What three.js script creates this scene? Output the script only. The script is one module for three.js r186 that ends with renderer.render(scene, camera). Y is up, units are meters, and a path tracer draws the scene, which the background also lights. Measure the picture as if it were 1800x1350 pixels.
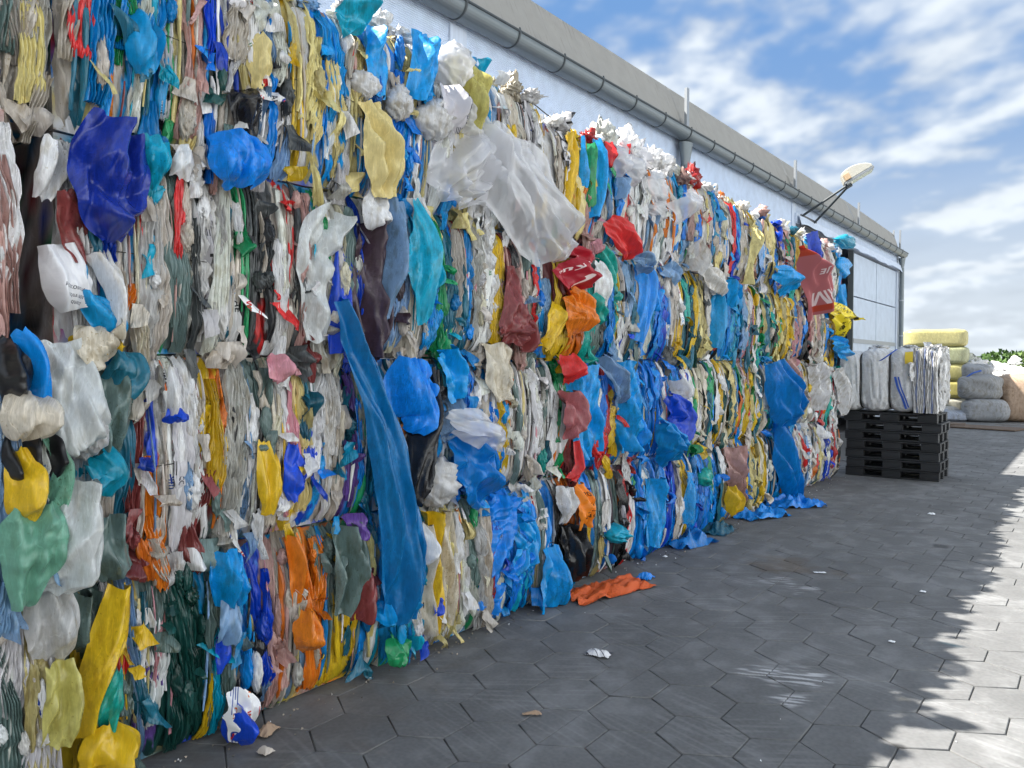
import * as THREE from 'three';
import { mergeGeometries } from 'three/addons/utils/BufferGeometryUtils.js';
import { RoundedBoxGeometry } from 'three/addons/geometries/RoundedBoxGeometry.js';
import { createNoise2D, createNoise3D } from 'simplex-noise';

// ------------------------------------------------------------------ helpers: random numbers and noise
function mulberry(a) { return () => { a |= 0; a = a + 0x6D2B79F5 | 0; let t = Math.imul(a ^ a >>> 15, 1 | a); t = t + Math.imul(t ^ t >>> 7, 61 | t) ^ t; return ((t ^ t >>> 14) >>> 0) / 4294967296; }; }
const rnd = mulberry(20240611);
const R = (a = 0, b = 1) => a + (b - a) * rnd();
const pick = a => a[Math.floor(rnd() * a.length)];
const n3 = createNoise3D(mulberry(7)), n2 = createNoise2D(mulberry(11));
const clamp = (v, a = 0, b = 1) => Math.min(b, Math.max(a, v));
const smooth = (a, b, v) => { v = clamp((v - a) / (b - a)); return v * v * (3 - 2 * v); };
const lerp = (a, b, k) => a + (b - a) * k;
const ridge = v => 1 - 2 * Math.abs(v);
const fbm2 = (x, y, o = 4) => { let s = 0, a = .5; for (let i = 0; i < o; i++) { s += a * n2(x, y); x = x * 2.03 + 17.1; y = y * 2.03 - 9.7; a *= .5; } return s; };
const fbm3 = (x, y, z, o = 4) => { let s = 0, a = .5; for (let i = 0; i < o; i++) { s += a * n3(x, y, z); x = x * 2.03 + 5.1; y = y * 2.03 - 3.7; z = z * 2.03 + 1.3; a *= .5; } return s; };

// ------------------------------------------------------------------ camera, sky, sun, exposure
// The front of the bale wall is the plane x = 0; it runs away from the camera along -z. "t" below is metres along the wall (t = -z).
const scene = new THREE.Scene();
const camera = new THREE.PerspectiveCamera(2 * Math.atan(675 / 1352) * 180 / Math.PI, 1024 / 768, .05, 2000);
const TH = 37.45 * Math.PI / 180, PH = Math.atan(35 / 1352);
camera.position.set(2.96, 1.6, 0);
camera.lookAt(2.96 - Math.sin(TH) * Math.cos(PH), 1.6 - Math.sin(PH), -Math.cos(TH) * Math.cos(PH));
const renderer = new THREE.WebGLRenderer({ antialias: true });
renderer.toneMapping = THREE.LinearToneMapping;
renderer.toneMappingExposure = 4.1;
renderer.shadowMap.enabled = true;
renderer.shadowMap.type = THREE.PCFSoftShadowMap;

function makeSky() {
  const W = 2048, H = 1024, d = new Float32Array(W * H * 4), K = 1 / 3.7;
  for (let j = 0; j < H; j++) for (let i = 0; i < W; i++) {
    const el = ((j + .5) / H - .5) * Math.PI, az = ((i + .5) / W - .5) * 2 * Math.PI;
    const y = Math.sin(el), x = Math.cos(el) * Math.cos(az), z = Math.cos(el) * Math.sin(az);
    const e = Math.max(y, 0), o = (j * W + i) * 4;
    // clear air
    const h = Math.pow(1 - e, 4.2);
    let r = lerp(.13, .54, h), g = lerp(.31, .65, h), b = lerp(.66, .74, h);
    // broken cloud sheet at height, drawn out by perspective
    const k = 1 / (e + .13), u = x * k, v = z * k, p = u * .8 + v * .6, q = -u * .6 + v * .8;
    const w1 = fbm2(p * .45 + 3.3, q * .45 - 1.2, 2), big = fbm2(p * .42 + w1 * .4 + 8.1, q * .75 + 2.4, 3), mid = fbm2(p * 1.7 + w1 * .5 - 5, q * 2.2 + 7.4, 5), fine = fbm2(p * 6 + w1, q * 6.5, 4);
    const c = big * 1.2 + mid * .9 + fine * .45 + .42;
    let m = smooth(-.35, .8, c) * .96;
    m = Math.max(m, smooth(.30, .02, e) * .8);          // towards the horizon the gaps close
    const body = .77 + .16 * smooth(.0, .8, c) - .07 * smooth(-.2, .5, fbm2(p * 1.1 - 4, q * 1.9 + 7, 4));
    r = lerp(r, body * .90, m); g = lerp(g, body * .975, m); b = lerp(b, body * 1.05, m);
    if (y < 0) { const q = smooth(0, -.06, y); r = lerp(r, .3, q); g = lerp(g, .3, q); b = lerp(b, .3, q); }
    d[o] = r * K; d[o + 1] = g * K; d[o + 2] = b * K; d[o + 3] = 1;
  }
  const t = new THREE.DataTexture(d, W, H, THREE.RGBAFormat, THREE.FloatType);
  t.mapping = THREE.EquirectangularReflectionMapping; t.magFilter = THREE.LinearFilter; t.minFilter = THREE.LinearFilter; t.colorSpace = THREE.LinearSRGBColorSpace;
  t.needsUpdate = true;
  return t;
}
const sky = makeSky();
scene.background = sky; scene.environment = sky;
scene.backgroundIntensity = 1; scene.environmentIntensity = 1;
const sun = new THREE.DirectionalLight(new THREE.Color(1, .955, .87), 3.75);
sun.position.set(-2.2 * 6, 3.2 * 6, 1.3 * 6 - 8); sun.target.position.set(0, 0, -8);
sun.castShadow = true; sun.shadow.mapSize.set(4096, 4096);
Object.assign(sun.shadow.camera, { left: -30, right: 30, top: 30, bottom: -30, near: 1, far: 90 });
scene.add(sun, sun.target);

// ------------------------------------------------------------------ naming
const taken = {};
function numbered(name) { const n = taken[name] = (taken[name] ?? -1) + 1; return n ? `${name}_${String(n).padStart(3, '0')}` : name; }
function shadows(o) { o.traverse(m => { if (m.isMesh) { m.castShadow = true; m.receiveShadow = true; } }); return o; }
function thing(name, label, category, pos = [0, 0, 0], group) {
  const o = new THREE.Group(); o.name = numbered(name); o.position.set(...pos);
  o.userData = { label, category }; if (group) o.userData.group = group;
  scene.add(o); return o;
}
function part(name, geo, mat, parent, label) {
  const m = new THREE.Mesh(geo, mat); m.name = name; parent.add(m); m.castShadow = m.receiveShadow = true;
  if (label) m.userData.label = label;
  return m;
}
function solo(name, geo, mat, label, category, pos, group) {
  const m = new THREE.Mesh(geo, mat); m.name = numbered(name); m.castShadow = m.receiveShadow = true;
  m.userData = { label, category }; if (group) m.userData.group = group;
  if (pos) m.position.set(...pos); scene.add(m); return m;
}
function structure(name, geo, mat) {
  const m = new THREE.Mesh(geo, mat); m.name = name; m.castShadow = m.receiveShadow = true; m.userData = { kind: 'structure' }; scene.add(m); return m;
}

// ------------------------------------------------------------------ textures
function dataTex(N, M, f, srgb) {
  const d = new Uint8Array(N * M * 4);
  for (let j = 0; j < M; j++) for (let i = 0; i < N; i++) { const c = f(i / N, j / M), o = (j * N + i) * 4; d[o] = clamp(c[0]) * 255; d[o + 1] = clamp(c[1]) * 255; d[o + 2] = clamp(c[2]) * 255; d[o + 3] = 255; }
  const t = new THREE.DataTexture(d, N, M, THREE.RGBAFormat); t.wrapS = t.wrapT = THREE.RepeatWrapping;
  t.magFilter = THREE.LinearFilter; t.minFilter = THREE.LinearMipmapLinearFilter; t.generateMipmaps = true;
  if (srgb) t.colorSpace = THREE.SRGBColorSpace; t.needsUpdate = true; return t;
}
// seamless: blend four shifted copies of a noise field
const tileN = (f, u, v) => { const a = smooth(0, 1, u), b = smooth(0, 1, v); return (f(u, v) * (1 - a) + f(u - 1, v) * a) * (1 - b) + (f(u, v - 1) * (1 - a) + f(u - 1, v - 1) * a) * b; };
const creaseF = (fx, fy, s) => (u, v) => {
  const wx = n2(u * fx * .6 + s, v * fy * .6) * .35, wy = n2(u * fx * .6, v * fy * .6 + s + 9) * .35;
  const a = Math.abs(n2(u * fx + wx + s, v * fy + wy)), b = Math.abs(n2(u * fx * 2.1 - s, v * fy * 2.1 + 3 + wx)), c = Math.abs(n2(u * fx * 4.7 + 2, v * fy * 4.3 - s));
  return 1 - Math.min(1, a * 1.1 + b * .5 + c * .28);
};
const triW = x => Math.abs(2 * (x - Math.floor(x)) - 1);
// crumple: flat facets a few centimetres across; pleat: fine upright wrinkles that fork and fade
const facet = (s, f) => (u, v) => { let h = 0, a = .5, q = f; for (let i = 0; i < 5; i++) { const an = s + i * 2.4, w = .55 * n2(u * 3.2 + i * 7 + s, v * 3.2 - s); h += a * triW((u * Math.cos(an) + v * Math.sin(an)) * q + w) * (.5 + .5 * n2(u * 4 - i, v * 4 + s)); a *= .72; q *= 1.5; } return h * .7; };
const bumpCrumple = dataTex(512, 512, (u, v) => { const q = tileN(facet(1.3, 7), u, v); return [q, q, q]; });
const wrinkle = s => (u, v) => { let h = 0; for (let i = 0; i < 4; i++) { const fr = [14, 23, 37, 52][i], tl = [.5, -.9, .3, -.4][i]; h += [.4, .32, .2, .12][i] * triW(u * fr + v * fr * .12 * tl + .9 * n2(u * 5 + i * 3 + s, v * 2.4) + .25 * n2(u * 9, v * 7 + i)) * smooth(-.7, .5, n2(u * 6 - i * 5, v * 2.2 + s + i)); } return h; };
const bumpPleat = dataTex(512, 512, (u, v) => { const q = tileN(wrinkle(4.4), u, v); return [q, q, q]; });
// film: slightly lighter crisp-edged patches, thin lighter lines, specks of dirt
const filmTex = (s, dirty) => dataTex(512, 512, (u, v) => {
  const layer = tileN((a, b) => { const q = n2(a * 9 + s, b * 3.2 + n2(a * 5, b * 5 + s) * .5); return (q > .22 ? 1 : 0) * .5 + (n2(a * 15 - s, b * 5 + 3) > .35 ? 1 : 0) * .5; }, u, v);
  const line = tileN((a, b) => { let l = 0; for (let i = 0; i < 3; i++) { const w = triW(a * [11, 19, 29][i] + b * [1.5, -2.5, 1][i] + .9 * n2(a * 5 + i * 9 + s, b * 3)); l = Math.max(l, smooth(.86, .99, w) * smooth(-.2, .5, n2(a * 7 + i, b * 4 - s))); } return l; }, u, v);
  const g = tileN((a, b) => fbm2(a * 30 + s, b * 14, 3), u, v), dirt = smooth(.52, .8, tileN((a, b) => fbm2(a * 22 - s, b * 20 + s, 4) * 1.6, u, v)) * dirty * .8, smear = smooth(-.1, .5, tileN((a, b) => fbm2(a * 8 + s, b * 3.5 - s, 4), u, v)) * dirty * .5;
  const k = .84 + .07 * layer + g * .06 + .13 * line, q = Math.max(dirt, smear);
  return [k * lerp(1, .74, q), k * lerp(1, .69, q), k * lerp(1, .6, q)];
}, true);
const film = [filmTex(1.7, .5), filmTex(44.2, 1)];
// flat print on carrier bags: fragments of letters, bars and colour patches
function printTex(seed, fg, n) {
  const q = mulberry(seed), c = document.createElement('canvas'); c.width = c.height = 512; const g = c.getContext('2d');
  g.fillStyle = '#f4f3f1'; g.fillRect(0, 0, 512, 512);
  for (let i = 0; i < n; i++) {
    g.save(); g.translate(q() * 512, q() * 512); g.rotate((q() < .7 ? 1.57 : 0) + (q() - .5) * .5); g.fillStyle = fg[Math.floor(q() * fg.length)];
    const k = q();
    if (k < .45) { g.font = `bold ${24 + q() * 46}px sans-serif`; g.fillText(['www', 'CC', 'AE', 'bd', 'wm', 'E'][Math.floor(q() * 6)], 0, 0); }
    else if (k < .75) { for (let l = 0; l < 4; l++) g.fillRect(0, l * 13, 40 + q() * 70, 5); }
    else g.fillRect(0, 0, 12 + q() * 50, 20 + q() * 80);
    g.restore();
  }
  const t = new THREE.CanvasTexture(c); t.colorSpace = THREE.SRGBColorSpace; t.wrapS = t.wrapT = THREE.RepeatWrapping; return t;
}
const printA = printTex(5, ['#1b3f9a', '#c6282c', '#222', '#2c7a45', '#e06a20', '#2a8fd0'], 26), printB = printTex(9, ['#161616', '#26262a', '#3a3a44'], 30);
function letterTex(bg, fg, draw) {
  const c = document.createElement('canvas'); c.width = 512; c.height = 512; const g = c.getContext('2d');
  g.fillStyle = bg; g.fillRect(0, 0, 512, 512); g.fillStyle = fg; g.strokeStyle = fg; draw(g);
  const t = new THREE.CanvasTexture(c); t.colorSpace = THREE.SRGBColorSpace; return t;
}
const PRINTS = {
  red: letterTex('#a51d2d', '#ecd9d6', g => { g.font = 'bold 84px sans-serif'; g.save(); g.translate(60, 130); g.rotate(.12); g.fillText('eny stur', 0, 0); g.restore(); g.lineWidth = 30; g.beginPath(); g.arc(300, 330, 70, -.6, 2.2); g.stroke(); g.beginPath(); g.arc(140, 300, 50, -.3, 2.4); g.stroke(); }),
  rosebag: letterTex('#b4686c', '#eadadb', g => { g.save(); g.translate(512, 512); g.rotate(Math.PI); g.font = 'bold 120px sans-serif'; g.fillText('ERM', 120, 150); g.font = 'bold 60px sans-serif'; g.fillText('EDE', 90, 70); g.font = 'bold 54px sans-serif'; g.fillText('JE', 230, 300); g.restore(); g.fillStyle = '#b5432c'; g.fillRect(0, 0, 512, 60); g.fillRect(150, 450, 200, 40); }),
  orange: letterTex('#e8821e', '#3c2a18', g => { g.font = 'bold 74px sans-serif'; g.fillText('2022', 210, 150); g.font = 'bold 58px sans-serif'; g.fillText('T-F', 230, 270); g.fillText('ZSUNGEN', 120, 400); g.fillRect(120, 320, 380, 8); }),
  sack: letterTex('#dcdcdf', '#3b3d48', g => { g.font = 'bold 44px sans-serif'; for (const [s, x, y] of [['AJOICOMQUA', 120, 260], ['AQUA NOV', 150, 350], ['QUAEST', 180, 430]]) { g.save(); g.translate(x, y); g.rotate(.35); g.fillText(s, 0, 0); g.restore(); } })
};

// ------------------------------------------------------------------ film materials
const COL = {
  w: [.9, .9, .9], W: [.85, .86, .88], g: [.68, .675, .66], n: [.62, .565, .5], h: [.78, .71, .59], E: [.86, .87, .89],
  b: [.004, .27, .90], A: [.004, .27, .95], B: [.006, .075, .70], N: [.01, .035, .34], c: [.006, .36, .78], D: [.006, .27, .66], L: [.26, .45, .72],
  T: [.02, .17, .26], t: [.01, .42, .36], e: [.02, .36, .13], F: [.012, .08, .068], G: [.27, .64, .46],
  y: [.86, .56, .02], p: [.78, .67, .28], P: [.62, .57, .16], z: [.86, .7, .03], o: [.9, .22, .015], r: [.8, .035, .035], R: [.4, .02, .04],
  m: [.27, .055, .055], M: [.43, .13, .14], x: [.55, .33, .30], i: [.72, .32, .38], k: [.014, .014, .016], K: [.07, .075, .08],
  s: [.17, .25, .24], u: [.065, .04, .055], v: [.16, .08, .36], q: [.84, .84, .84], j: [.6, .6, .62]
};
const mats = {};
function filmMat(code, clear = 0, v = Math.floor(rnd() * 4), kind = 0) {
  const key = code + v + (clear ? 'c' : '') + kind;
  if (mats[key]) return mats[key];
  const q = mulberry(key.charCodeAt(0) * 31 + v * 7), j = 1.08 + (q() - .5) * .26, c = (COL[code] || COL.g).slice();
  if ('bcAD'.includes(code)) { c[1] *= [1, 1.28, .78, .8][v]; c[2] *= [1, .92, .9, .62][v]; } else if ('wWgnh'.includes(code)) { const k = [1, .97, 1.04, .8][v]; c[0] *= k; c[1] *= k; c[2] *= k * [1, .96, 1.02, .93][v]; } else { const k = [1, .9, 1.06, .72][v]; c[0] *= k; c[1] *= k; c[2] *= k; }
  const o = { color: new THREE.Color().setRGB(clamp(c[0] * j, 0, .92), clamp(c[1] * j * (1 + (q() - .5) * .08), 0, .92), clamp(c[2] * j, 0, .93)), roughness: .22 + q() * .13, side: THREE.DoubleSide, bumpMap: kind ? bumpCrumple : bumpPleat, bumpScale: kind ? .0042 : .0058 };
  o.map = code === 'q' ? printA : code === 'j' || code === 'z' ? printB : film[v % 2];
  const m = clear && code === 'E' ? new THREE.MeshPhysicalMaterial({ ...o, map: null, transmission: .55, thickness: 0, roughness: .26, ior: 1.5 }) : clear ? new THREE.MeshPhysicalMaterial({ ...o, transmission: code === 'W' ? .22 : .33, thickness: 0, roughness: .28, ior: 1.45 }) : new THREE.MeshStandardMaterial(o);
  return mats[key] = m;
}
function printMat(p) {
  return mats['p' + p] ??= new THREE.MeshStandardMaterial({ map: PRINTS[p], roughness: .36, side: THREE.DoubleSide, bumpMap: bumpCrumple, bumpScale: .0015 });
}
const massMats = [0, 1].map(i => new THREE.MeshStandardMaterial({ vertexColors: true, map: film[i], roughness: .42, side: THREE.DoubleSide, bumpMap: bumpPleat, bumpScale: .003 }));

// ------------------------------------------------------------------ film geometry, in wall coordinates (x out of the wall, y up, t along)
function grid(nu, nv, f, uvScale = 2.2) {
  const P = new Float32Array((nu + 1) * (nv + 1) * 3), U = new Float32Array((nu + 1) * (nv + 1) * 2), I = [], ou = R(0, 5), ov = R(0, 5);
  let k = 0;
  for (let j = 0; j <= nv; j++) for (let i = 0; i <= nu; i++, k++) {
    const p = f(i / nu * 2 - 1, j / nv);
    P[k * 3] = p[0]; P[k * 3 + 1] = Math.max(p[1], .006); P[k * 3 + 2] = -p[2];
    if (p.length > 3) { U[k * 2] = p[3]; U[k * 2 + 1] = p[4]; } else { U[k * 2] = ou + p[2] * uvScale + p[0] * uvScale * .7; U[k * 2 + 1] = ov + p[1] * uvScale; }
  }
  for (let j = 0; j < nv; j++) for (let i = 0; i < nu; i++) { const a = j * (nu + 1) + i, b = a + 1, c = a + nu + 1, d = c + 1; I.push(a, c, b, b, c, d); }
  const g = new THREE.BufferGeometry();
  g.setAttribute('position', new THREE.BufferAttribute(P, 3)); g.setAttribute('uv', new THREE.BufferAttribute(U, 2)); g.setIndex(I); g.computeVertexNormals();
  return g;
}

// creases: triangle waves laid across one another give flat facets meeting in sharp lines, as stiff film does
const tri = x => Math.abs(2 * (x - Math.floor(x)) - 1) * 2 - 1;
function creases(f0, n, aniso, grow = 1.75) {
  const D = []; let f = f0;
  for (let i = 0; i < n; i++) { const a = aniso > 1 ? R(-.14, .14) : rnd() < aniso ? R(-.5, .5) : R(-1.57, 1.57), q = f * R(.8, 1.25); D.push([Math.cos(a) * q, Math.sin(a) * q, R(0, 9), 1 / q, R(.25, .6), R(0, 99)]); if (i % 2) f *= grow; }
  return (a, b) => { let h = 0; for (const [x, y, p, amp, w, s] of D) h += amp * tri(a * x + b * y + p + w * n2(a * 3.1 + s, b * 2.3)) * (.55 + .45 * n2(a * 2.7 - s, b * 2.1 + s)); return h; };
}
// a pressed fold of film seen edge-on: long, upright, finely pleated
function foldGeo(t, y0, y1, w, p, x0, lod, prof = () => 0) {
  const L = y1 - y0, nu = lod ? 6 : 10, nv = Math.max(5, Math.round(L / (lod ? .06 : .03))), s = R(0, 400), k = R(.8, 1.9), wander = R(.15, .5), lean = R(-.03, .03), tight = R(.5, .85), cr = R(.25, .55), ph0 = R(0, 1), e0 = R(.1, .9), e1 = R(.1, .9);
  return grid(nu, nv, (u, v) => {
    const y = y0 + L * v, end = Math.pow(Math.max(0, Math.sin(Math.PI * clamp(v, .001, .999))), .5), er = v < .5 ? e0 : e1;
    const c = t + lean * (v - .5) + w * wander * n2(s, y * 2.6) + w * .3 * n2(s + 90, y * 6);
    const wv = w * (tight + (1 - tight) * n2(s + 31, y * 4)) * lerp(er, 1, end), pv = p * (.7 + .4 * n2(s + 57, y * 5)) * lerp(.15, 1, end);
    const a = u * 1.57, ph = n2(s + 3, y * 1.6) * .5 + ph0;
    const pl = tri(u * k + ph) * .5 + tri(u * k * 2.2 - ph * 1.6 + y * 1.5) * .22 + tri(y * 5 + u * 1.3 + s + n2(s, y * 3)) * .12;
    return [x0 + prof(y) + pv * Math.cos(a) * .75 + pl * wv * cr, y, c + wv * Math.sin(a) + wv * .22 * n2(y * 7 + s, u)];
  });
}
// film gathered like a curtain: pinched at one end, pleats fanning towards the other
function drapeGeo(t, y0, y1, w, x0, out, lod, prof = () => 0) {
  const L = y1 - y0, np = R(2.2, 5.5) * Math.max(.6, w / .06), nu = clamp(Math.round(np * (lod ? 3 : 5)), 6, 34), nv = Math.max(6, Math.round(L / (lod ? .05 : .026))), s = R(0, 400), pin = R(.25, .9), top = rnd() < .6, amp = R(.007, .015), lean = R(-.08, .08), cz = creases(9, 3, .4), bag = R(-.2, .5), end = R(.5, 1);
  return grid(nu, nv, (u, v) => {
    const g = top ? 1 - v : v, y = y0 + L * v, fan = lerp(pin, 1, smooth(0, .8, g)) * (1 + bag * Math.sin(Math.PI * g)) * (g > .88 ? lerp(1, end, (g - .88) / .12) : 1), hw = w * .5 * fan;
    const c = t + lean * (v - .5) + .012 * n2(s, y * 2), a = c + u * hw + hw * .12 * n2(s + 6, v * 3 + u);
    const pl = tri(u * np * .5 + .25 * n2(s + 9, y * 2) + s) * amp * (1.3 - .4 * g) + tri(u * np * 1.2 + y * 1.2 - s) * amp * .35 + cz(a, y) * .16;
    return [x0 + prof(y) + out * Math.sin(clamp(g * .9 + .1) * 2.4) * (1 - .5 * u * u) + pl, y + .015 * n2(u * 1.7 + s, 3) * (g > .5 ? (g - .5) * 2 : 0), a];
  });
}
// a strip or sheet that hangs clear of the wall; pts = [t, y, width] along its middle
function sheetGeo(pts, x0, b, lod, uv01, tilt = 0) {
  const ct = Math.cos(tilt), sn = Math.sin(tilt);
  const cv = new THREE.CatmullRomCurve3(pts.map(p => new THREE.Vector3(p[0], p[1], p[2])), false, 'centripetal'), s = R(0, 400), len = cv.getLength();
  const wMax = Math.max(...pts.map(p => p[2])), nu = clamp(Math.round(wMax / (lod ? .018 : .0085)), 8, 40), nv = clamp(Math.round(len / (lod ? .022 : .012)), 10, 90), ed = R(.03, .08), q = new THREE.Vector3(), tg = new THREE.Vector3();
  const cz = creases(R(4.5, 7), 8, len > wMax * 3 ? 2 : .6, 1.6), cf = R(.26, .36), np = R(1, 2.4), curl = R(-.03, .03), asym = R(-.25, .25);
  return grid(nu, nv, (u, v) => {
    cv.getPoint(v, q); cv.getTangent(v, tg); let nx = -tg.y, ny = tg.x; const nl = Math.hypot(nx, ny) || 1; nx /= nl; ny /= nl; 
    const hw = Math.max(.005, q.z * .5 * (1 + ed * n2(s + (u > 0 ? 40 : 0), v * 3))), a = u * hw * nx, c = u * hw * ny, tt = q.x + a * ct, yy = q.y + c;
    const pi = v * (pts.length - 1), p0 = Math.min(pts.length - 2, Math.floor(pi)), dx = lerp(pts[p0][3] || 0, pts[p0 + 1][3] || 0, pi - p0);
    const out = dx + b * (.2 + .8 * Math.pow(Math.sin(Math.PI * clamp(.06 + v * .82)), 1.15));
    const pl = (cz(u * hw, v * len * .45) * cf * Math.min(1, hw / .05 + .25) + tri(u * np * .5 + .2 * n2(s, v * 2)) * .16 * hw) * (1 - .55 * Math.pow(Math.abs(u), 4));
    const x = x0 + a * sn + out * (1 - .6 * (u - asym) * (u - asym)) + pl + curl * u * v;
    return uv01 ? [x, yy, tt, u * .5 + .5, 1 - v] : [x, yy + .012 * n2(u * 1.3 + s, v * 2), tt];
  });
}
// a crumpled bag or tuft: a closed pouch, faceted, gathered towards one end
function bagGeo(x, y, t, rx, ry, rt, amp, lod, tilt = 0, soft = .8) {
  const s = R(0, 400), N = lod ? 14 : 26, M = lod ? 10 : 18, sp = [], big = Math.max(rx, ry, rt), cz = creases(.42, 5, .5, 1.7), cz2 = creases(.4, 3, .3, 1.7), np = Math.round(R(4, 8)), dn = rnd() < .5 ? 1 : -1;
  for (let i = 0; i < 4; i++) { const v = new THREE.Vector3(R(-.2, 1), R(-1, 1), R(-1, 1)).normalize(); sp.push([v, R(.05, .3)]); }
  const d = new THREE.Vector3();
  return grid(N, M, (u, v) => {
    const a = u * Math.PI, e = (v - .5) * Math.PI; d.set(Math.cos(e) * Math.cos(a), Math.sin(e), Math.cos(e) * Math.sin(a));
    const g = smooth(.0, 1, d.y * dn);
    let r = 1 + amp * (cz(d.z + d.x * .5 + s, d.y + d.x * .35) * .3 + cz2(d.x - d.z * .4, d.y * .8 + d.z) * .2 + g * tri(u * np * .5) * .22);
    for (const [w, k] of sp) r += k * Math.pow(Math.max(0, d.dot(w)), 7) * amp;
    r = Math.max(.3, r);
    const pinch = 1 - .5 * g;
    const f = 1 + (r - 1) * soft; return [x + d.x * rx * r, y + d.y * ry * f + d.z * tilt * rt, t + d.z * rt * f * pinch];
  });
}
// a small loose corner of film that sticks out or hangs over
function flapGeo(t, y, w, l, x0, out, lod, up = 0) {
  const n = lod ? 5 : 10, sk = R(-.6, .6), cu = R(.5, 1.6), taper = R(-.9, .4), cz = creases(7, 4, .5), s = R(0, 99), c1 = R(-.25, .25);
  return grid(n, n, (u, v) => {
    const ww = w * .5 * (1 + taper * (v - .3)), a = u * ww, b = l * v * (1 + c1 * u);
    return [x0 + out * Math.sin(v * 1.57 * cu) + cz(a, b) * .34 * Math.min(1, w / .08), y + (up ? 1 : -1) * b + a * sk * .3, t + a + sk * b + .01 * n2(u + s, v)];
  });
}

// ------------------------------------------------------------------ ground: hexagonal concrete pavers
const pavementTex = (() => {
  const N = 1024, M = 2048, d = new Uint8Array(N * M * 4);
  const blot = (x, t, cx, ct, rx, rt) => { const q = Math.hypot((x - cx) / rx, (t - ct) / rt) + fbm2(x * 3.1 + cx, t * 3.1, 3) * .9; return smooth(1.05, .35, q); };
  for (let j = 0; j < M; j++) for (let i = 0; i < N; i++) {
    const x = -1 + 8 * i / N, t = -1 + 16 * j / M, o = (j * N + i) * 4;
    const fine = fbm2(x * 34, t * 34, 2), mid = fbm2(x * 3.7, t * 2.9, 4), big = fbm2(x * .8 + 4, t * .6, 3);
    const a1 = x * .82 + t * .57, b1 = -x * .57 + t * .82, a2 = x * .97 - t * .25, b2 = x * .25 + t * .97;
    const sc = smooth(.28, .62, n2(a1 * 1.5, b1 * 26)) * smooth(.0, .5, n2(a1 * .9 + 7, b1 * 1.1)) + smooth(.3, .66, n2(a2 * 1.2 + 3, b2 * 30)) * smooth(.1, .55, n2(a2 * .8 - 7, b2 * 1.3 + 5));
    const dust = smooth(.0, .55, mid + big * .6);
    let k = .136 + fine * .03 + mid * .022 + big * .03 + sc * .035 + dust * .028;
    let r = k * .985, g = k * .995, b = k * 1.0;
    const rust = blot(x, t, 1.02, 6.15, .42, .3) * .7 + blot(x, t, .25, 2.2, .35, .8) * .3; r *= 1 - .18 * rust; g *= 1 - .36 * rust; b *= 1 - .52 * rust;
    const oil = blot(x, t, 1.84, 7.6, .09, .12) + blot(x, t, 2.317, 3.507, .045, .03); const oo = 1 - .62 * clamp(oil); r *= oo; g *= oo; b *= oo;
    const scr = clamp(blot(x, t, 1.72, 3.93, .26, .2) + blot(x, t, 1.76, 3.68, .12, .1) + .7 * blot(x, t, 1.15, 5.6, .25, .18)) * smooth(-.1, .5, n2(x * 3 + t * 2, (t - x * .4) * 24)) * .3; r += scr; g += scr; b += scr * 1.02;
    const f = v => Math.pow(clamp(v), 1 / 2.2) * 255;
    d[o] = f(r); d[o + 1] = f(g); d[o + 2] = f(b); d[o + 3] = 255;
  }
  const tx = new THREE.DataTexture(d, N, M, THREE.RGBAFormat); tx.wrapS = tx.wrapT = THREE.MirroredRepeatWrapping; tx.magFilter = THREE.LinearFilter; tx.minFilter = THREE.LinearMipmapLinearFilter; tx.generateMipmaps = true; tx.colorSpace = THREE.SRGBColorSpace; tx.needsUpdate = true;
  return tx;
})();
const grainBump = dataTex(512, 512, (u, v) => { const q = .5 + .5 * tileN((a, b) => fbm2(a * 40, b * 40, 4), u, v); return [q, q, q]; });
const paverMats = [.95, .98, 1.01, 1.04].map(k => new THREE.MeshStandardMaterial({ map: pavementTex, color: new THREE.Color(k, k, k * 1.01), roughness: .82, bumpMap: grainBump, bumpScale: .003 }));
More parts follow.
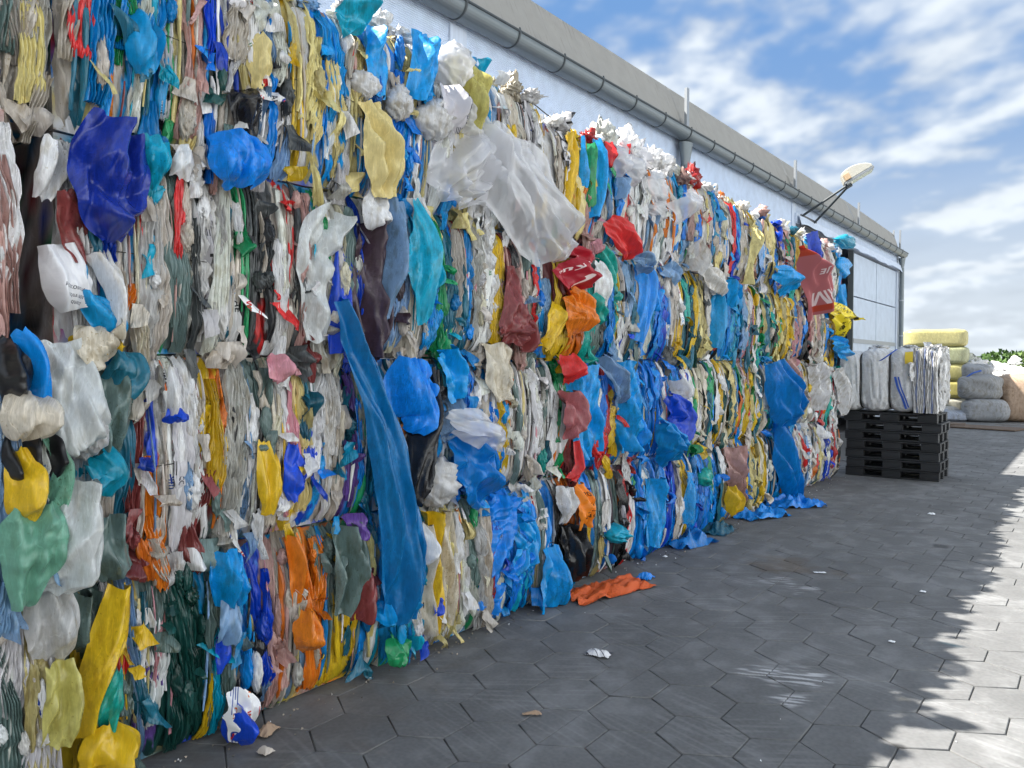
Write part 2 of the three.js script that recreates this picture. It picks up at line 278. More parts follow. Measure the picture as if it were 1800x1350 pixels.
{
  const g = new THREE.PlaneGeometry(900, 900).rotateX(-Math.PI / 2); g.translate(0, -.06, -100);
  structure('ground', g, new THREE.MeshStandardMaterial({ color: new THREE.Color().setRGB(.24, .235, .22), roughness: .95 }));
  const bed = new THREE.BoxGeometry(19, .04, 44); bed.translate(4.5, -.0295, -16);
  const pav = structure('pavement', bed, new THREE.MeshStandardMaterial({ color: new THREE.Color().setRGB(.105, .103, .10), roughness: 1 }));
  const S = .2, cells = [];
  const hex = (cx, ct, half) => {
    const h = R(-.0015, .0015), tx = R(-.006, .006), tz = R(-.006, .006), gap = .0022, bev = .004, P = [], U = [], I = [];
    let ring = [];
    for (let i = 0; i < 6; i++) ring.push([Math.sin(i * Math.PI / 3) * S, Math.cos(i * Math.PI / 3) * S]);      // corners point along the wall
    if (half) ring = half > 0 ? [ring[0], ring[1], ring[2], ring[3]] : [ring[3], ring[4], ring[5], ring[0]];
    let mx = 0, mt = 0; ring.forEach(p => { mx += p[0] / ring.length; mt += p[1] / ring.length; });
    const n = ring.length, shrink = (p, e) => { const l = Math.hypot(p[0] - mx, p[1] - mt), k = (l - e) / l; return [mx + (p[0] - mx) * k, mt + (p[1] - mt) * k]; };
    const push = (p, y) => { P.push(cx + p[0], y + h + p[0] * tx + p[1] * tz, -(ct + p[1])); U.push((cx + p[0] + 1) / 8, (ct + p[1] + 1) / 16); };
    ring.forEach(p => push(shrink(p, gap + bev), 0)); ring.forEach(p => push(shrink(p, gap + bev), 0)); ring.forEach(p => push(shrink(p, gap), -.004)); ring.forEach(p => push(shrink(p, gap), -.02));
    for (let i = 1; i < n - 1; i++) I.push(0, i, i + 1);
    for (let r = 1; r < 3; r++) for (let i = 0; i < n; i++) { const a = r * n + i, b = r * n + (i + 1) % n, c = a + n, d = b + n; I.push(a, c, b, b, c, d); }
    const g = new THREE.BufferGeometry(); g.setAttribute('position', new THREE.Float32BufferAttribute(P, 3)); g.setAttribute('uv', new THREE.Float32BufferAttribute(U, 2)); g.setIndex(I); g.computeVertexNormals(); return g;
  };
  const dx = S * Math.sqrt(3), dt = S * 1.5;
  for (let r = -6; r < 122; r++) for (let c = -3; c < 26; c++) {
    const cx = c * dx + (r & 1 ? dx / 2 : 0) + .06, ct = r * dt - .2;
    if (cx < -.35 || cx > 8.6) continue;
    cells.push([cx, ct, 0]);
  }
  const dir = new THREE.Vector3(), vis = cells.filter(c => { dir.set(c[0], 0, -c[1]).project(camera); return Math.abs(dir.x) < 1.06 && dir.y > -1.1 && dir.z < 1 && c[0] > -.1 && c[1] > .4; });
  vis.sort((a, b) => Math.hypot(a[0] - 2.96, a[1]) - Math.hypot(b[0] - 2.96, b[1]));
  const near = new Set(vis.slice(0, 290)), far = [[], [], [], []];
  for (const c of cells) {
    const v = Math.floor(R(0, 4));
    // a seam of half pavers runs parallel to the bales
    const seam = Math.abs(c[0] - (.06 + dx * 3)) < .01 || Math.abs(c[0] - (.06 + dx * 5.5)) < .01;
    const gs = seam && rnd() < (c[0] > 1.5 ? .3 : .75) ? [hex(c[0], c[1], 1), hex(c[0], c[1], -1)] : [hex(c[0], c[1], 0)];
    for (const g of gs) if (near.has(c)) part('hex_paver', g, paverMats[v], pav); else far[v].push(g);
  }
  far.forEach((a, i) => { const m = part('hex_paver', mergeGeometries(a), paverMats[i], pav); m.name = 'distant_pavers'; m.userData.kind = 'stuff'; });
}

// ------------------------------------------------------------------ the hall behind the bales
{
  const steel = new THREE.MeshStandardMaterial({ color: new THREE.Color().setRGB(.155, .18, .19), roughness: .38, metalness: .35 });
  const darkSteel = new THREE.MeshStandardMaterial({ color: new THREE.Color().setRGB(.06, .07, .075), roughness: .5, metalness: .3 });
  const galv = new THREE.MeshStandardMaterial({ color: new THREE.Color().setRGB(.34, .36, .38), roughness: .45, metalness: .5 });
  const ribs = dataTex(16, 256, (u, v) => { const q = .5 + .5 * Math.sin(v * Math.PI * 2 * 32); return [q, q, q]; });
  const panelTone = dataTex(256, 256, (u, v) => { const q = .95 + .07 * tileN((a, b) => fbm2(a * 5, b * 2.2, 4), u, v) + .025 * tileN((a, b) => fbm2(a * 40, b * 3, 2), u, v); return [q, q, q * 1.005]; }, true);
  const panelMat = new THREE.MeshStandardMaterial({ color: new THREE.Color().setRGB(.66, .77, .94), roughness: .5, map: panelTone, bumpMap: ribs, bumpScale: .0035 });
  const trimMat = new THREE.MeshStandardMaterial({ color: new THREE.Color().setRGB(.68, .76, .88), roughness: .45, map: panelTone });
  const doorMat = new THREE.MeshStandardMaterial({ color: new THREE.Color().setRGB(.56, .64, .74), roughness: .45, map: panelTone });
  const membTex = dataTex(512, 256, (u, v) => { const st = tileN((a, b) => fbm2(a * 60, b * 1.4, 3), u, v), q = .9 + .05 * tileN((a, b) => fbm2(a * 9, b * 3, 4), u, v) - .09 * smooth(.2, .5, st); return [q, q * .985, q * .955]; }, true);
  const memb = new THREE.MeshStandardMaterial({ color: new THREE.Color().setRGB(.42, .41, .39), roughness: .7, map: membTex, side: THREE.DoubleSide });
  const dark = new THREE.MeshStandardMaterial({ color: new THREE.Color().setRGB(.12, .12, .13), roughness: .9 });
  const XF = -1.675, T0 = -8.98, BAY = 4.74, T1 = 24.2, HG = 4.72, bays = []; for (let k = 0; k < 7; k++) bays.push(T1 - BAY * (7 - k));
  const hall = thing('industrial_hall', 'long grey panel-clad hall with dark gutter and pale membrane roof behind the bales', 'building', [XF, 0, -(T0 + T1) / 2]);
  const base = hall.position, P = (name, g, m, l, par = hall) => { g.translate(-base.x, -base.y, -base.z); return part(name, g, m, par, l); };
  const box = (x0, x1, y0, y1, t0, t1, uv) => {
    const g = new THREE.BoxGeometry(x1 - x0, y1 - y0, t1 - t0); g.translate((x0 + x1) / 2, (y0 + y1) / 2, -(t0 + t1) / 2);
    if (uv) { const p = g.attributes.position, n = g.attributes.normal, a = g.attributes.uv; for (let i = 0; i < p.count; i++) Math.abs(n.getX(i)) > .5 ? a.setXY(i, p.getZ(i) / 1.3, p.getY(i) / .6) : a.setXY(i, p.getX(i), p.getY(i) / .6); }
    return g;
  };
  // front wall, one panel of cladding per bay and course; the sixth bay is the open doorway
  for (let k = 0; k < 7; k++) {
    const a = bays[k] + .004, b = bays[k] + BAY - .004;
    if (k < 5) for (let c = 0; c < 4; c++) P('wall_panel', box(XF - .1, XF, .05 + c * 1.16, .05 + (c + 1) * 1.16 - .006, a, b, 1), panelMat);
    else P('wall_panel', box(XF - .1, XF, 4.44, 4.69, a, b, 1), panelMat);
    P('cover_strip', box(XF + .003, XF + .02, .02, k >= 6 ? .03 : HG - .1, bays[k] - .11, bays[k] + .11), trimMat);
  }
  // doorway: header, dent-edged track cover, sliding door in eight leaves
  P('door_header', box(XF - .08, XF + .06, 4.25, 4.435, bays[5] + .02, T1), trimMat);
  { const g = grid(1, 60, (u, v) => { const t = lerp(bays[5] + .05, T1 - .1, v), q = n2(t * .9, 4) * .035; return [XF + .1 + (u < 0 ? .05 : 0) + n2(t * 1.3, 9) * .015, (u < 0 ? 4.22 + q : 4.39), t]; }); P('track_cover', g, trimMat); }
  const dg = new THREE.Group(); dg.name = 'sliding_door'; hall.add(dg);
  const d0 = 19.05, d1 = 23.8;
  for (let c = 0; c < 4; c++) for (let k = 0; k < 2; k++) P('door_panel', box(XF - .05, XF + .015, .14 + c * 1.02, .14 + (c + 1) * 1.02 - .03, d0 + .07 + k * 2.33, d0 + .07 + (k + 1) * 2.33 - .04), doorMat, undefined, dg);
  P('door_edge', box(XF - .06, XF + .03, .1, 4.24, d0, d0 + .055), steel, undefined, dg); P('door_rail', box(XF + .02, XF + .035, 2.1, 2.2, d0 + .08, d1 - .05), galv, undefined, dg);
  P('door_backing', box(XF - .09, XF - .06, .1, 4.24, d0, d1 + .02), dark, undefined, dg);
  P('corner_post', box(XF - .1, XF + .03, 0, 4.24, d1 + .03, T1), trimMat);
  // closed shell
  P('rear_wall', box(XF - 12.1, XF - 12, 0, 5, T0, T1), panelMat); P('end_wall', box(XF - 12, XF - .105, 0, 4.7, T1 - .1, T1), panelMat); P('end_wall', box(XF - 12, XF - .105, 0, 4.7, T0, T0 + .1), panelMat);
  P('hall_floor', box(XF - 12, XF - .11, -.01, .004, T0 + .1, T1 - .1), dark);
  { const sh = new THREE.Shape([[XF + .0, 4.7], [XF - .1, 4.9], [-2.7, 5.3], [XF - 6, 7.0], [XF - 12.1, 5.0], [XF - 12.1, 4.9], [XF - 6, 6.8], [-2.7, 5.15], [XF - .16, 4.7]].map(p => new THREE.Vector2(...p))); const g = new THREE.ExtrudeGeometry(sh, { depth: T1 - T0 - .02, bevelEnabled: false }); g.translate(0, 0, -T1 + .01); P('roof', g, memb); }
  for (const s of [T0 + .05, T1 - .05]) { const sh = new THREE.Shape([[XF - .16, 4.7], [-2.7, 5.13], [XF - 6, 6.78], [XF - 12, 4.9]].map(p => new THREE.Vector2(...p))); const g = new THREE.ExtrudeGeometry(sh, { depth: .06, bevelEnabled: false }); g.translate(0, 0, -s); P('gable', g, panelMat); }
  // pale roof membrane, bulging over the eaves, laced to a post at every bay
  for (let k = 0; k < 7; k++) {
    const a = bays[k], b = bays[k] + BAY + (k < 6 ? .012 : 0), s = k * 13.7;
    P('roof_membrane', (() => { const g = grid(70, 14, (u, v) => {
      const t = lerp(a, b, u * .5 + .5);
      const top = k === 6 ? 1 - .2 * (u * .5 + .5) : 1, ov = u > .99 && k < 6 ? .006 : 0; return [lerp(XF + .06, lerp(XF + .02, -1.92, top * top), v) - ov + (.008 * n2(t * 2.5, v * 1.2) + .004 * n2(t * 9, v * 2.5)) * Math.sin(Math.PI * v), 4.7 + v * .77 * top, t, t / 3.5, v];
    }); return g; })(), memb);
    const g1 = box(XF + .02, XF + .05, 4.85, 5.4, bays[k] - .05, bays[k] - .02), g2 = box(XF + .05, XF + .062, 4.85, 5.4, bays[k] - .06, bays[k] + .015);
    P('roof_post', mergeGeometries([g1, g2]), galv);
    { const g = grid(4, 12, (u, v) => [lerp(-1.9, XF + .1, v) + .02 * n2(v * 4, k), 5.3 - v * .58, bays[k] + .02 + u * (.02 + .07 * v) + .02 * n2(v * 3, k + 9)]); P('membrane_flap', g, memb); }
  }
  { const g1 = box(XF + .02, XF + .05, 4.75, 5.4, T1 - .1, T1 - .07), g2 = box(XF + .05, XF + .062, 4.75, 5.4, T1 - .11, T1 - .04); P('roof_post', mergeGeometries([g1, g2]), galv); P('roof_post', box(XF - .15, XF - .11, 4.75, 5.42, T1 - .06, T1 - .02), galv); }
  // half-round gutter on hooks, with a bead along its lip
  const GX = XF + .13, GR = .115, ring = []; for (let i = 0; i <= 16; i++) { const a = Math.PI * (i / 16); ring.push([GX - Math.cos(a) * GR, HG - Math.sin(a) * GR]); } for (let i = 16; i >= 0; i--) { const a = Math.PI * (i / 16); ring.push([GX - Math.cos(a) * (GR - .006), HG - Math.sin(a) * (GR - .006)]); }
  { const g = new THREE.ExtrudeGeometry(new THREE.Shape(ring.map(p => new THREE.Vector2(...p))), { depth: T1 - T0, bevelEnabled: false }); g.translate(0, 0, -T1); const gut = P('gutter', g, steel); const bd = new THREE.CylinderGeometry(.013, .013, T1 - T0, 8).rotateX(Math.PI / 2); bd.translate(GX + GR, HG + .012, -(T0 + T1) / 2); P('gutter_bead', bd, darkSteel, undefined, gut); }
  for (let t = T0 + .3, i = 0; t < T1 - .1; t += .765, i++) { const g = new THREE.TorusGeometry(GR + .006, .007, 5, 18, Math.PI * 1.12).rotateZ(Math.PI - .06); g.scale(1, 1, 2); g.translate(GX, HG + .005, -t); const arm = box(XF + .0, GX + GR, HG + .006, HG + .014, t - .012, t + .012); P('gutter_hook', mergeGeometries([g, arm]), darkSteel); }
  const pipe = (t, y1) => {
    const o = new THREE.Group(); o.name = 'downpipe'; hall.add(o); const c = new THREE.CylinderGeometry(.062, .062, y1, 16); c.translate(GX - .02, y1 / 2, -t); P('pipe', c, steel, undefined, o);
    const f = new THREE.CylinderGeometry(.12, .062, .3, 16); f.scale(.75, 1, 1.15); f.translate(GX - .02, y1 + .13, -t); P('outlet', f, steel, undefined, o);
    for (const y of [1.1, 2.4, 3.4]) { const b = new THREE.CylinderGeometry(.069, .069, .035, 16); b.translate(GX - .02, y, -t); P('clamp', b, galv, undefined, o); }
  };
  pipe(9.78, 4.31); pipe(24.06, 4.31);
  // floodlight on two struts
  const tube = (a, b, r) => { const A = new THREE.Vector3(a[0], a[1], -a[2]), B = new THREE.Vector3(b[0], b[1], -b[2]), g = new THREE.CylinderGeometry(r, r, A.distanceTo(B), 8); g.applyQuaternion(new THREE.Quaternion().setFromUnitVectors(new THREE.Vector3(0, 1, 0), B.clone().sub(A).normalize())); g.translate(...A.add(B).multiplyScalar(.5).toArray()); return g; };
  const L = thing('floodlight', 'pale outdoor floodlight on two dark struts above the hall doorway', 'floodlight', [XF, 4.2, -14.9]);
  const PL = (n, g, m, par = L) => { g.translate(-XF, -4.2, 14.9); return part(n, g, m, par); };
  PL('strut', tube([XF, 4.36, 15.0], [-.76, 4.84, 14.86], .022), darkSteel); PL('strut', tube([XF, 4.34, 15.85], [-.74, 4.84, 14.9], .022), darkSteel);
  PL('mounting_plate', box(XF + .065, XF + .085, 4.22, 4.44, 14.95, 15.95), dark);
  const shell = new THREE.MeshStandardMaterial({ color: new THREE.Color().setRGB(.55, .53, .46), roughness: .5 }), lens = new THREE.MeshPhysicalMaterial({ color: new THREE.Color().setRGB(.62, .63, .58), roughness: .25, clearcoat: .5 });
  // housing: half-moon section along its length, glass facing out and down
  const hs = new THREE.Shape(); hs.moveTo(-.05, .03); hs.lineTo(.46, .03); hs.lineTo(.46, .06); hs.bezierCurveTo(.36, .17, .12, .25, -.03, .16); hs.lineTo(-.05, .03);
  const place = g => { g.rotateZ(.52); g.rotateY(.3); g.translate(-.76, 4.89, -14.9); return g; };
  const hg = new THREE.ExtrudeGeometry(hs, { depth: .3, bevelEnabled: true, bevelSize: .012, bevelThickness: .012, bevelSegments: 2 }); hg.translate(0, 0, -.15); PL('housing', place(hg), shell);
  PL('glass', place(new THREE.BoxGeometry(.48, .02, .3).translate(.21, -.026, 0)), lens); PL('frame', place(new THREE.BoxGeometry(.54, .03, .36).translate(.21, -.005, 0)), galv);
  PL('gear_box', place(new THREE.BoxGeometry(.1, .1, .14).translate(.02, .07, .18)), new THREE.MeshStandardMaterial({ color: new THREE.Color().setRGB(.6, .42, .25), roughness: .6 })); PL('yoke', place(new THREE.BoxGeometry(.1, .07, .1).translate(.0, -.05, 0)), darkSteel);
}

// ------------------------------------------------------------------ a pale hall added across the yard, out of the picture, so its sunlit front lights the shaded bales
{
  const X = 11, o = thing('added_bounce_hall', 'added unseen panel-clad hall across the yard, its pale front bouncing sunlight onto the bales', 'building', [X, 0, -12]);
  const cream = new THREE.MeshStandardMaterial({ color: new THREE.Color().setRGB(.74, .79, .84), roughness: .6 }), roofM = new THREE.MeshStandardMaterial({ color: new THREE.Color().setRGB(.3, .31, .32), roughness: .7 }), doorM = new THREE.MeshStandardMaterial({ color: new THREE.Color().setRGB(.5, .54, .58), roughness: .5 });
  for (let k = 0; k < 10; k++) for (let c = 0; c < 4; c++) part('wall_panel', new THREE.BoxGeometry(.12, 1.985, 4.99).translate(.06, 1 + c * 2, -22.5 + k * 5), cream, o);
  part('shell', new THREE.BoxGeometry(11.8, 7.9, 49.8).translate(6.05, 3.95, 0), cream, o); part('roof', new THREE.BoxGeometry(12.6, .3, 50.6).translate(6, 8.16, 0), roofM, o);
  for (const z of [-13, 2, 17]) part('door', new THREE.BoxGeometry(.06, 3.9, 3.6).translate(-.035, 1.96, z), doorM, o);
}

// ------------------------------------------------------------------ the wall of bales
const HEROES = [
["S","N",0.07,0.14,0,"film_sheet","large navy blue sheet hanging out","",[[1.381,2.483,0.196],[1.338,2.304,0.292],[1.322,2.157,0.24],[1.349,2.048,0.077]],0.0],
["S","m",0.05,0.05,0,"film_sheet","","",[[1.215,2.213,0.104],[1.24,2.086,0.144],[1.273,1.964,0.121]],0.0],
["S","A",0.06999999999999999,0.162,0,"plastic_bag","bright royal blue bag bulging out","",[[1.825,2.552,0.191],[1.847,2.477,0.284],[1.857,2.398,0.272],[1.868,2.331,0.109]],0.0],
["S","c",0.060000000000000005,0.1215,0,"plastic_bag","","",[[1.485,2.935,0.073],[1.479,2.845,0.134],[1.476,2.756,0.128],[1.473,2.68,0.036]],0.0],
["S","c",0.05,0.05,0,"film_sheet","","",[[1.544,2.474,0.108],[1.534,2.389,0.099],[1.514,2.266,0.027]],0.0],
["S","w",0.05,0.05,0,"film_sheet","","",[[1.67,2.459,0.072],[1.657,2.393,0.12],[1.639,2.333,0.095]],0.0],
["S","k",0.04,0.05,0,"film_sheet","","",[[1.931,2.775,0.11],[1.922,2.689,0.164],[1.962,2.566,0.084]],0.0],
["S","p",0.060000000000000005,0.0675,0,"plastic_bag","","",[[1.993,3.013,0.045],[1.986,2.93,0.101],[1.981,2.848,0.096],[1.977,2.778,0.032]],0.0],
["S","p",0.08,0.12,0,"film_sheet","pale yellow sleeve of film hanging down","",[[2.608,2.888,0.148],[2.63,2.726,0.232],[2.659,2.564,0.266],[2.681,2.427,0.154]],0.0],
["B","W",0.06,0.06,1,"plastic_bag","","",[[2.59,2.97,0.166,0.139,0]],0],
["S","W",0.05,0.05,1,"film_sheet","","",[[2.451,2.324,0.16],[2.314,2.158,0.263],[2.296,1.971,0.229],[2.31,1.706,0.145]],0.0],
["S","W",0.06,0.06,0,"film_sheet","","",[[2.661,2.44,0.114],[2.623,2.321,0.187],[2.641,2.282,0.076]],0.0],
["S","u",0.05,0.05,0,"film_sheet","dark aubergine film strip","",[[2.639,2.297,0.189],[2.637,1.999,0.265],[2.62,1.628,0.166]],0.0],
["S","L",0.05,0.07,1,"film_sheet","","",[[2.76,2.43,0.103],[2.731,2.18,0.18],[2.682,1.83,0.085]],0.0],
["S","c",0.06,0.09,0,"film_sheet","sky blue rag hanging from the layer above","",[[2.935,2.473,0.042],[2.994,2.24,0.239],[2.976,2.086,0.259],[2.962,1.964,0.138],[2.966,1.813,0.043]],0.0],
["S","B",0.05,0.06,0,"film_sheet","","",[[2.429,2.145,0.069],[2.42,1.872,0.124],[2.432,1.655,0.139]],0.0],
["S","D",0.09,0.16,1,"film_sheet","long translucent blue streamer hanging across two layers","",[[2.38,1.908,0.075],[2.489,1.6,0.171],[2.608,1.261,0.233],[2.717,0.905,0.284],[2.771,0.543,0.323],[2.754,0.281,0.233]],0.0],
["S","W",0.06,0.1,0,"film_sheet","white printed sack bulging out","sack",[[1.163,2.015,0.128],[1.195,1.88,0.159],[1.224,1.792,0.095]],0.0],
["S","w",0.05,0.06,0,"film_sheet","","",[[1.174,2.373,0.092],[1.155,2.271,0.109],[1.126,2.168,0.054]],0.0],
["S","w",0.06,0.06,0,"film_sheet","","",[[1.308,2.013,0.092],[1.359,1.893,0.082],[1.377,1.684,0.054]],0.0],
["S","h",0.06,0.12,0,"film_sheet","","",[[1.295,1.734,0.139],[1.294,1.689,0.218],[1.344,1.659,0.204]],0.0],
["S","y",0.04,0.0675,0,"plastic_bag","","",[[1.305,1.702,0.12],[1.303,1.677,0.2],[1.302,1.652,0.19],[1.301,1.631,0.068]],0.0],
["S","c",0.05,0.07,0,"film_sheet","","",[[1.243,1.945,0.058],[1.252,1.845,0.066],[1.35,1.747,0.123],[1.37,1.684,0.062]],0.0],
["S","W",0.12,0.16,1,"film_sheet","crumpled clear film sheet bulging out","",[[1.136,1.678,0.162],[1.152,1.522,0.218],[1.168,1.364,0.221],[1.195,1.302,0.112]],0.0],
["B","W",0.12,0.1,1,"plastic_bag","","",[[1.234,1.369,0.134,0.201,0]],0],
["S","s",0.05,0.06,0,"film_sheet","","",[[1.368,1.6,0.124],[1.362,1.431,0.145],[1.343,1.264,0.082]],0.0],
["S","T",0.07,0.08,0,"film_sheet","","",[[1.376,1.646,0.062],[1.39,1.579,0.147],[1.358,1.495,0.103]],0.0],
["S","c",0.1,0.12,1,"film_sheet","translucent blue film corner sticking out","",[[1.261,1.275,0.117],[1.309,1.208,0.15],[1.279,1.134,0.099]],0.0],
["S","b",0.24,0.1,0,"film_sheet","","",[[0.978,1.708,0.048],[1.012,1.636,0.066],[1.03,1.527,0.053],[1.042,1.416,0.037]],0.0],
["S","k",0.23,0.10800000000000001,0,"plastic_bag","","",[[0.978,1.681,0.074],[0.967,1.612,0.128],[0.961,1.543,0.121],[0.955,1.484,0.045]],0.0],
["S","h",0.25,0.18900000000000003,0,"plastic_bag","tan film roll folded over","",[[1.005,1.522,0.087],[0.99,1.466,0.162],[0.981,1.409,0.153],[0.973,1.361,0.059]],0.0],
["S","k",0.23,0.10800000000000001,0,"plastic_bag","","",[[0.992,1.41,0.091],[1.003,1.332,0.164],[1.008,1.255,0.157],[1.013,1.188,0.043]],0.0],
["S","y",0.27,0.135,0,"plastic_bag","yellow bag bulging out","",[[0.969,1.334,0.039],[0.968,1.255,0.093],[0.967,1.177,0.088],[0.966,1.11,0.048]],0.0],
["S","G",0.27,0.06,1,"film_sheet","","",[[1.053,1.371,0.037],[1.089,1.257,0.055],[1.063,1.13,0.061]],0.0],
["S","G",0.27,0.1,1,"film_sheet","translucent mint green film hanging down","",[[1.014,1.165,0.148],[0.996,1.068,0.183],[0.981,0.953,0.139],[0.967,0.834,0.074]],0.0],
["S","W",0.2,0.12,1,"film_sheet","","",[[1.16,1.214,0.109],[1.149,1.061,0.181],[1.12,0.912,0.196],[1.101,0.84,0.106]],0.0],
["S","L",0.25,0.0675,0,"plastic_bag","","",[[1.096,0.991,0.041],[1.1,0.951,0.098],[1.102,0.911,0.093],[1.104,0.876,0.041]],0.0],
["S","y",0.07,0.1,0,"film_sheet","mustard yellow film twisted down the front","",[[1.359,0.787,0.083],[1.337,0.686,0.127],[1.294,0.561,0.141],[1.243,0.431,0.117],[1.241,0.266,0.117]],0.0],
["S","y",0.11,0.135,0,"plastic_bag","","",[[1.284,0.314,0.07],[1.282,0.246,0.19],[1.28,0.177,0.18],[1.279,0.118,0.085]],0.0],
["S","t",0.1,0.08,0,"film_sheet","","",[[1.34,0.48,0.049],[1.298,0.378,0.093],[1.287,0.257,0.052]],0.0],
["S","P",0.22,0.07,0,"film_sheet","","",[[1.09,0.608,0.088],[1.094,0.501,0.109],[1.077,0.335,0.077]],0.0],
["S","g",0.17,0.10800000000000001,1,"plastic_bag","","",[[1.095,0.864,0.086],[1.086,0.779,0.158],[1.081,0.693,0.15],[1.075,0.62,0.09]],0.0],
["S","s",0.04,0.06,0,"film_sheet","","",[[1.241,0.777,0.156],[1.22,0.638,0.135],[1.237,0.509,0.078]],0.0],
["S","s",0.06,0.07,0,"film_sheet","","",[[1.326,1.046,0.122],[1.314,0.932,0.142],[1.364,0.816,0.125]],0.0],
["S","A",0.06,0.09,0,"film_sheet","azure blue bag sticking out","",[[1.822,0.824,0.106],[1.808,0.719,0.169],[1.82,0.591,0.095]],0.0],
["S","L",0.06,0.07,0,"film_sheet","","",[[1.82,0.62,0.08],[1.814,0.513,0.122],[1.797,0.434,0.063]],0.0],
["S","B",0.05,0.05,0,"film_sheet","","",[[1.804,0.478,0.042],[1.792,0.385,0.073],[1.784,0.315,0.058]],0.0],
["S","o",0.05,0.05,0,"film_sheet","","",[[2.15,0.825,0.08],[2.173,0.69,0.1],[2.188,0.503,0.069]],0.0],
["S","o",0.06999999999999999,0.135,0,"plastic_bag","orange bag folded open","",[[2.189,0.483,0.053],[2.181,0.418,0.12],[2.177,0.353,0.114],[2.173,0.298,0.055]],0.0],
["S","q",0.060000000000000005,0.09450000000000001,0,"plastic_bag","","",[[1.845,0.212,0.086],[1.855,0.135,0.163],[1.86,0.061,0.155],[1.865,-0.004,0.057]],0.0],
["S","B",0.06999999999999999,0.1215,0,"plastic_bag","","",[[1.815,0.165,0.051],[1.822,0.112,0.096],[1.825,0.06,0.091],[1.828,0.015,0.037]],0.0],
["S","y",0.060000000000000005,0.081,0,"plastic_bag","","",[[2.004,1.267,0.071],[2.005,1.155,0.104],[2.005,1.043,0.099],[2.006,0.947,0.059]],0.0],
["S","B",0.060000000000000005,0.081,0,"plastic_bag","","",[[2.155,1.24,0.043],[2.145,1.15,0.105],[2.14,1.06,0.099],[2.135,0.984,0.042]],0.0],
["S","w",0.06999999999999999,0.081,0,"plastic_bag","","",[[1.575,1.591,0.029],[1.572,1.52,0.06],[1.57,1.448,0.057],[1.568,1.387,0.017]],0.0],
["S","B",0.08,0.081,0,"plastic_bag","","",[[1.58,1.424,0.043],[1.577,1.407,0.093],[1.575,1.39,0.088],[1.573,1.376,0.055]],0.0],
["S","i",0.060000000000000005,0.0675,0,"plastic_bag","","",[[2.058,1.645,0.053],[2.053,1.599,0.1],[2.051,1.554,0.095],[2.048,1.515,0.037]],0.0],
["S","s",0.05,0.05,0,"film_sheet","","",[[2.475,0.823,0.178],[2.481,0.598,0.222],[2.437,0.385,0.141]],0.0],
["S","m",0.06,0.06,0,"film_sheet","","",[[2.552,0.627,0.059],[2.574,0.494,0.104],[2.558,0.327,0.089]],0.0],
["S","A",0.07,0.06,0,"film_sheet","","",[[2.686,0.383,0.078],[2.647,0.334,0.123],[2.601,0.318,0.076]],0.0],
["S","E",0.06,0.08,1,"film_sheet","","",[[3.384,3.1,0.18],[3.46,2.89,0.309],[3.26,2.623,0.432],[3.212,2.488,0.141]],0.0],
["S","E",0.08,0.16,1,"film_sheet","long clear film bag hanging diagonally","",[[3.54,3.021,0.159],[3.648,2.794,0.496],[3.907,2.581,0.541],[4.177,2.402,0.433],[4.257,2.326,0.202]],0.0],
["B","E",0.06,0.1,1,"plastic_bag","","",[[3.238,3.249,0.261,0.251,0]],0],
["B","W",0.06,0.1,1,"plastic_bag","","",[[3.076,2.926,0.251,0.202,0]],0],
["B","W",0.06,0.08,1,"plastic_bag","","",[[2.821,2.949,0.146,0.175,0]],0],
["S","j",0.06999999999999999,0.135,0,"plastic_bag","","",[[3.182,3.122,0.148],[3.18,3.034,0.214],[3.178,2.946,0.203],[3.177,2.871,0.09]],0.0],
["S","P",0.05,0.05,0,"film_sheet","","",[[3.274,3.326,0.192],[3.371,3.131,0.249],[3.42,2.916,0.172]],0.0],
["S","b",0.06,0.06,0,"film_sheet","","",[[3.012,3.361,0.148],[2.989,3.204,0.173],[2.967,2.988,0.146]],0.0],
["S","b",0.06,0.06,0,"film_sheet","","",[[2.666,3.273,0.114],[2.647,3.127,0.15],[2.664,2.935,0.137]],0.0],
["S","c",0.06,0.14,0,"film_sheet","","",[[2.415,3.32,0.17],[2.491,3.3,0.281],[2.574,3.269,0.146]],0.0],
["S","m",0.06,0.1,0,"film_sheet","brownish red film folded outward","",[[3.757,2.194,0.092],[3.746,1.949,0.206],[3.786,1.794,0.382],[3.757,1.712,0.172]],0.0],
["S","A",0.08,0.13,0,"film_sheet","stiff azure blue cloth corner","",[[2.877,1.63,0.192],[2.851,1.481,0.273],[2.897,1.33,0.219],[2.854,1.243,0.083]],0.0],
["S","b",0.06,0.07,0,"film_sheet","","",[[3.163,1.679,0.168],[3.233,1.536,0.21],[3.257,1.407,0.193]],0.0],
["S","k",0.06,0.1,0,"film_sheet","twisted black film","",[[3.071,1.584,0.099],[3.034,1.384,0.16],[2.937,1.175,0.257],[2.873,0.97,0.235],[2.893,0.876,0.127]],0.0],
["S","b",0.08,0.16,1,"film_sheet","big translucent blue bag bulging out","",[[3.234,1.28,0.192],[3.331,1.079,0.388],[3.371,0.91,0.334],[3.406,0.789,0.123]],0.0],
["S","E",0.13,0.16,1,"film_sheet","","",[[3.108,1.284,0.119],[3.298,1.24,0.217],[3.54,1.157,0.161]],0.0],
["B","W",0.06,0.1,1,"plastic_bag","","",[[3.091,0.943,0.273,0.267,0]],0],
["S","h",0.06,0.07,0,"film_sheet","","",[[3.617,1.72,0.197],[3.628,1.566,0.275],[3.661,1.393,0.167]],0.0],
["S","L",0.05,0.06,1,"film_sheet","","",[[3.268,1.406,0.194],[3.22,1.28,0.238],[3.126,1.191,0.138]],0.0],
